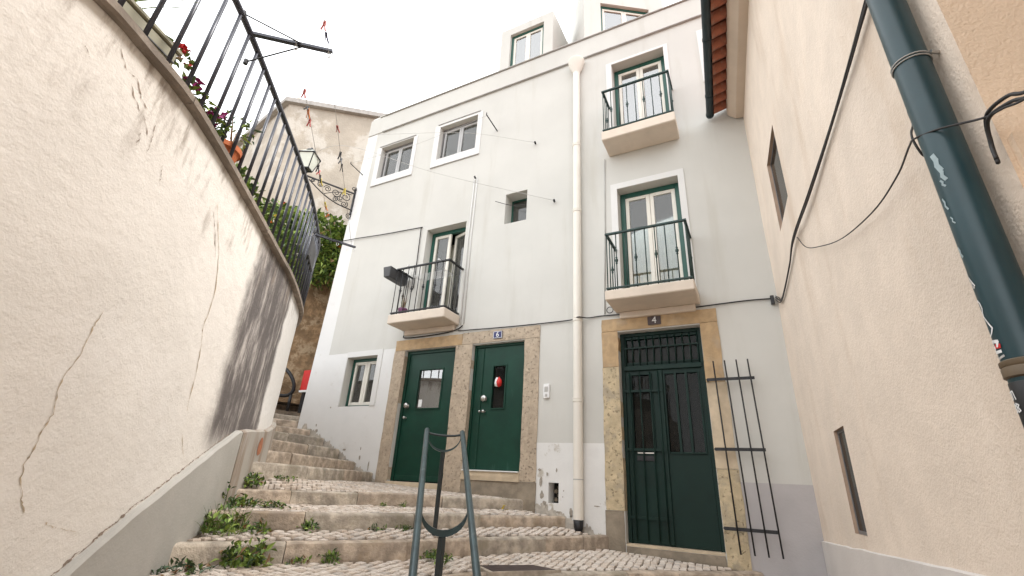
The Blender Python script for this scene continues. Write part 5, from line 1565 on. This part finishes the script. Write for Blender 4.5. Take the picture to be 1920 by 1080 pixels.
for k in range(30): blade(mb, (-5.12, 5.68, 2.66), Vector((random.gauss(0, .3), random.gauss(0, .3), 1)), random.uniform(.15, .36), .006, random.choice((3, 3, 0)), .3)
mb.build('dry_plant', LM, fp)
dr = thing('drying_rack', (-4.6, 5.62, 3.1), 'white wire drying rack hung inside the left balcony rail', 'drying rack')
for k in range(7):
    y_ = 5.625 + k * .045
    MB().tube([(-4.98, y_, 3.25 + .004 * k), (-4.30, y_, 3.25 + .004 * k)], .004, 5).build('wire_rod', 'enamel_white', dr, smooth=True)
for x in (-4.98, -4.30):
    MB().tube([(x, 5.60, 3.44), (x, 5.605, 3.26), (x, 5.90, 3.28)], .007, 6).build('side_hook', 'enamel_white', dr, smooth=True)
for x in (-5.05, -4.40): MB().bar((x, 5.56, 3.445), (x, 5.61, 3.445), .02, .02).build('rail_clip', 'enamel_white', dr)

# weeds along the wall and the steps
def weed(x, y, z, r_, h, n, label, kind='leaf', weights=(4, 4, 3, .6, 0), L=.05):
    t = thing('weed', (x, y, z), label, 'weed', 'weeds between the stones')
    mb = MB()
    for _ in range(n):
        a_ = random.uniform(0, 6.283); q = r_ * math.sqrt(random.random())
        p = Vector((x + q * math.cos(a_), y + q * math.sin(a_), z))
        mi = random.choices(range(5), weights)[0]
        if kind == 'grass' or (kind == 'mix' and random.random() < .4):
            blade(mb, p, Vector((random.gauss(0, .5), random.gauss(0, .5), 1)), h * random.uniform(.6, 1.3), .009, mi, .9)
        else:
            hh = h * random.random() * (1 - .6 * q / max(r_, .01))
            leaf(mb, p + Vector((random.gauss(0, .02), random.gauss(0, .02), hh)), rdir(.5), L * random.uniform(.6, 1.4), L * .55, mi)
    mb.build('leaves', LM, t)
    mb = MB()
    for _ in range(max(3, n // 30)):
        a_ = random.uniform(0, 6.283); q = r_ * .6 * random.random()
        mb.tube([(x + q * math.cos(a_), y + q * math.sin(a_), z - .01), (x + q * 1.3 * math.cos(a_), y + q * 1.3 * math.sin(a_), z + h * .8)], [.004, .002], 4)
    mb.build('stems', 'leaf_dark', t)
weed(-3.86, 2.62, -.46, .17, .22, 280, 'lush clump of long grass on the lowest tread against the left wall', 'mix', (5, 5, 2, .3, 0), .06)
weed(-3.70, 2.80, -.455, .14, .10, 130, 'leafy weeds beside the long grass on the lowest tread', 'leaf', (4, 3, 4, .8, 0), .045)
weed(-4.17, 2.95, -.29, .13, .10, 170, 'low leafy weeds on the middle tread against the left wall', 'leaf', (3, 2, 5, 1, 0), .045)
weed(-4.0, 3.15, -.29, .11, .06, 90, 'flat dark weeds reaching into the cobbles of the middle tread', 'leaf', (3, 1, 5, 1.5, 0), .04)
weed(-4.45, 3.16, -.12, .13, .13, 170, 'leafy weeds in the corner of the upper landing by the wall', 'leaf', (4, 3, 3, .5, 0), .05)
weed(-4.1, 2.73, -.40, .05, .32, 60, 'single upright weed climbing the grey plinth', 'leaf', (3, 1, 5, .3, 1), .045)
weed(-3.40, 2.50, -.62, .13, .17, 200, 'tall bushy weed in front of the lowest step', 'leaf', (5, 4, 3, .3, 0), .055)
weed(-3.30, 2.58, -.62, .07, .22, 60, 'pale weed with broad leaves reaching over the lowest step edge', 'leaf', (2, 6, 1, .8, 0), .065)
weed(-3.47, 2.16, -.64, .16, .08, 150, 'blue green weeds at the bottom left against the wall', 'leaf', (1, 0, 3, 1, 5), .045)
weed(-3.60, 2.32, -.63, .10, .04, 60, 'dry brown leaf litter under the lowest step at the wall', 'leaf', (1, 0, 1, 6, 0), .04)
weed(-3.50, 3.14, -.43, .07, .09, 80, 'weed tuft at the second riser left of the handrail', 'leaf', (4, 2, 4, .2, 0), .04)
weed(-3.07, 3.02, -.60, .06, .08, 60, 'small green tuft at the foot of the lowest riser', 'leaf', (5, 3, 2, .2, 0), .04)
weed(-3.20, 2.83, -.61, .08, .04, 50, 'flat tuft with a brown leaf before the lowest riser', 'leaf', (4, 1, 3, 2, 0), .04)
weed(-2.66, 3.78, -.60, .09, .07, 90, 'green tuft between the handrail tubes at the lowest riser', 'mix', (4, 2, 4, .4, 0), .04)
weed(-2.50, 3.70, -.61, .06, .08, 60, 'round green tuft just right of the handrail post', 'leaf', (5, 2, 3, .1, 0), .04)
weed(-3.14, 3.95, -.44, .07, .06, 60, 'thin weed tuft at the second riser behind the handrail', 'leaf', (4, 1, 4, .5, 0), .035)
weed(-3.24, 3.68, -.44, .06, .06, 50, 'small weed at the second riser left of the far handrail post', 'leaf', (4, 1, 4, .5, 0), .035)
weed(-3.83, 4.42, -.285, .05, .05, 40, 'tiny tuft at the third riser behind the handrail', 'mix', (4, 3, 2, .2, 0), .035)
weed(-3.72, 4.62, -.285, .04, .07, 30, 'tiny upright sprig at the third riser', 'mix', (4, 4, 2, .2, 0), .03)
weed(-4.6, 3.65, -.06, .12, .04, 60, 'thin flat weeds at the foot of the upper flight', 'leaf', (4, 2, 4, 1, 0), .035)
# a fallen yellow leaf and grit at the gutter foot
yl_ = thing('yellow_leaf', (-3.02, 5.72, -.285), 'crumpled yellow leaf on the second step by door six', 'leaf')
mb = MB()
for _ in range(9): leaf(mb, Vector((-3.03 + random.uniform(-.04, .04), 5.72 + random.uniform(-.04, .04), -.28)), rdir(.6), .09, .06, 0)
mb.build('leaf_blade', 'yellow', yl_)
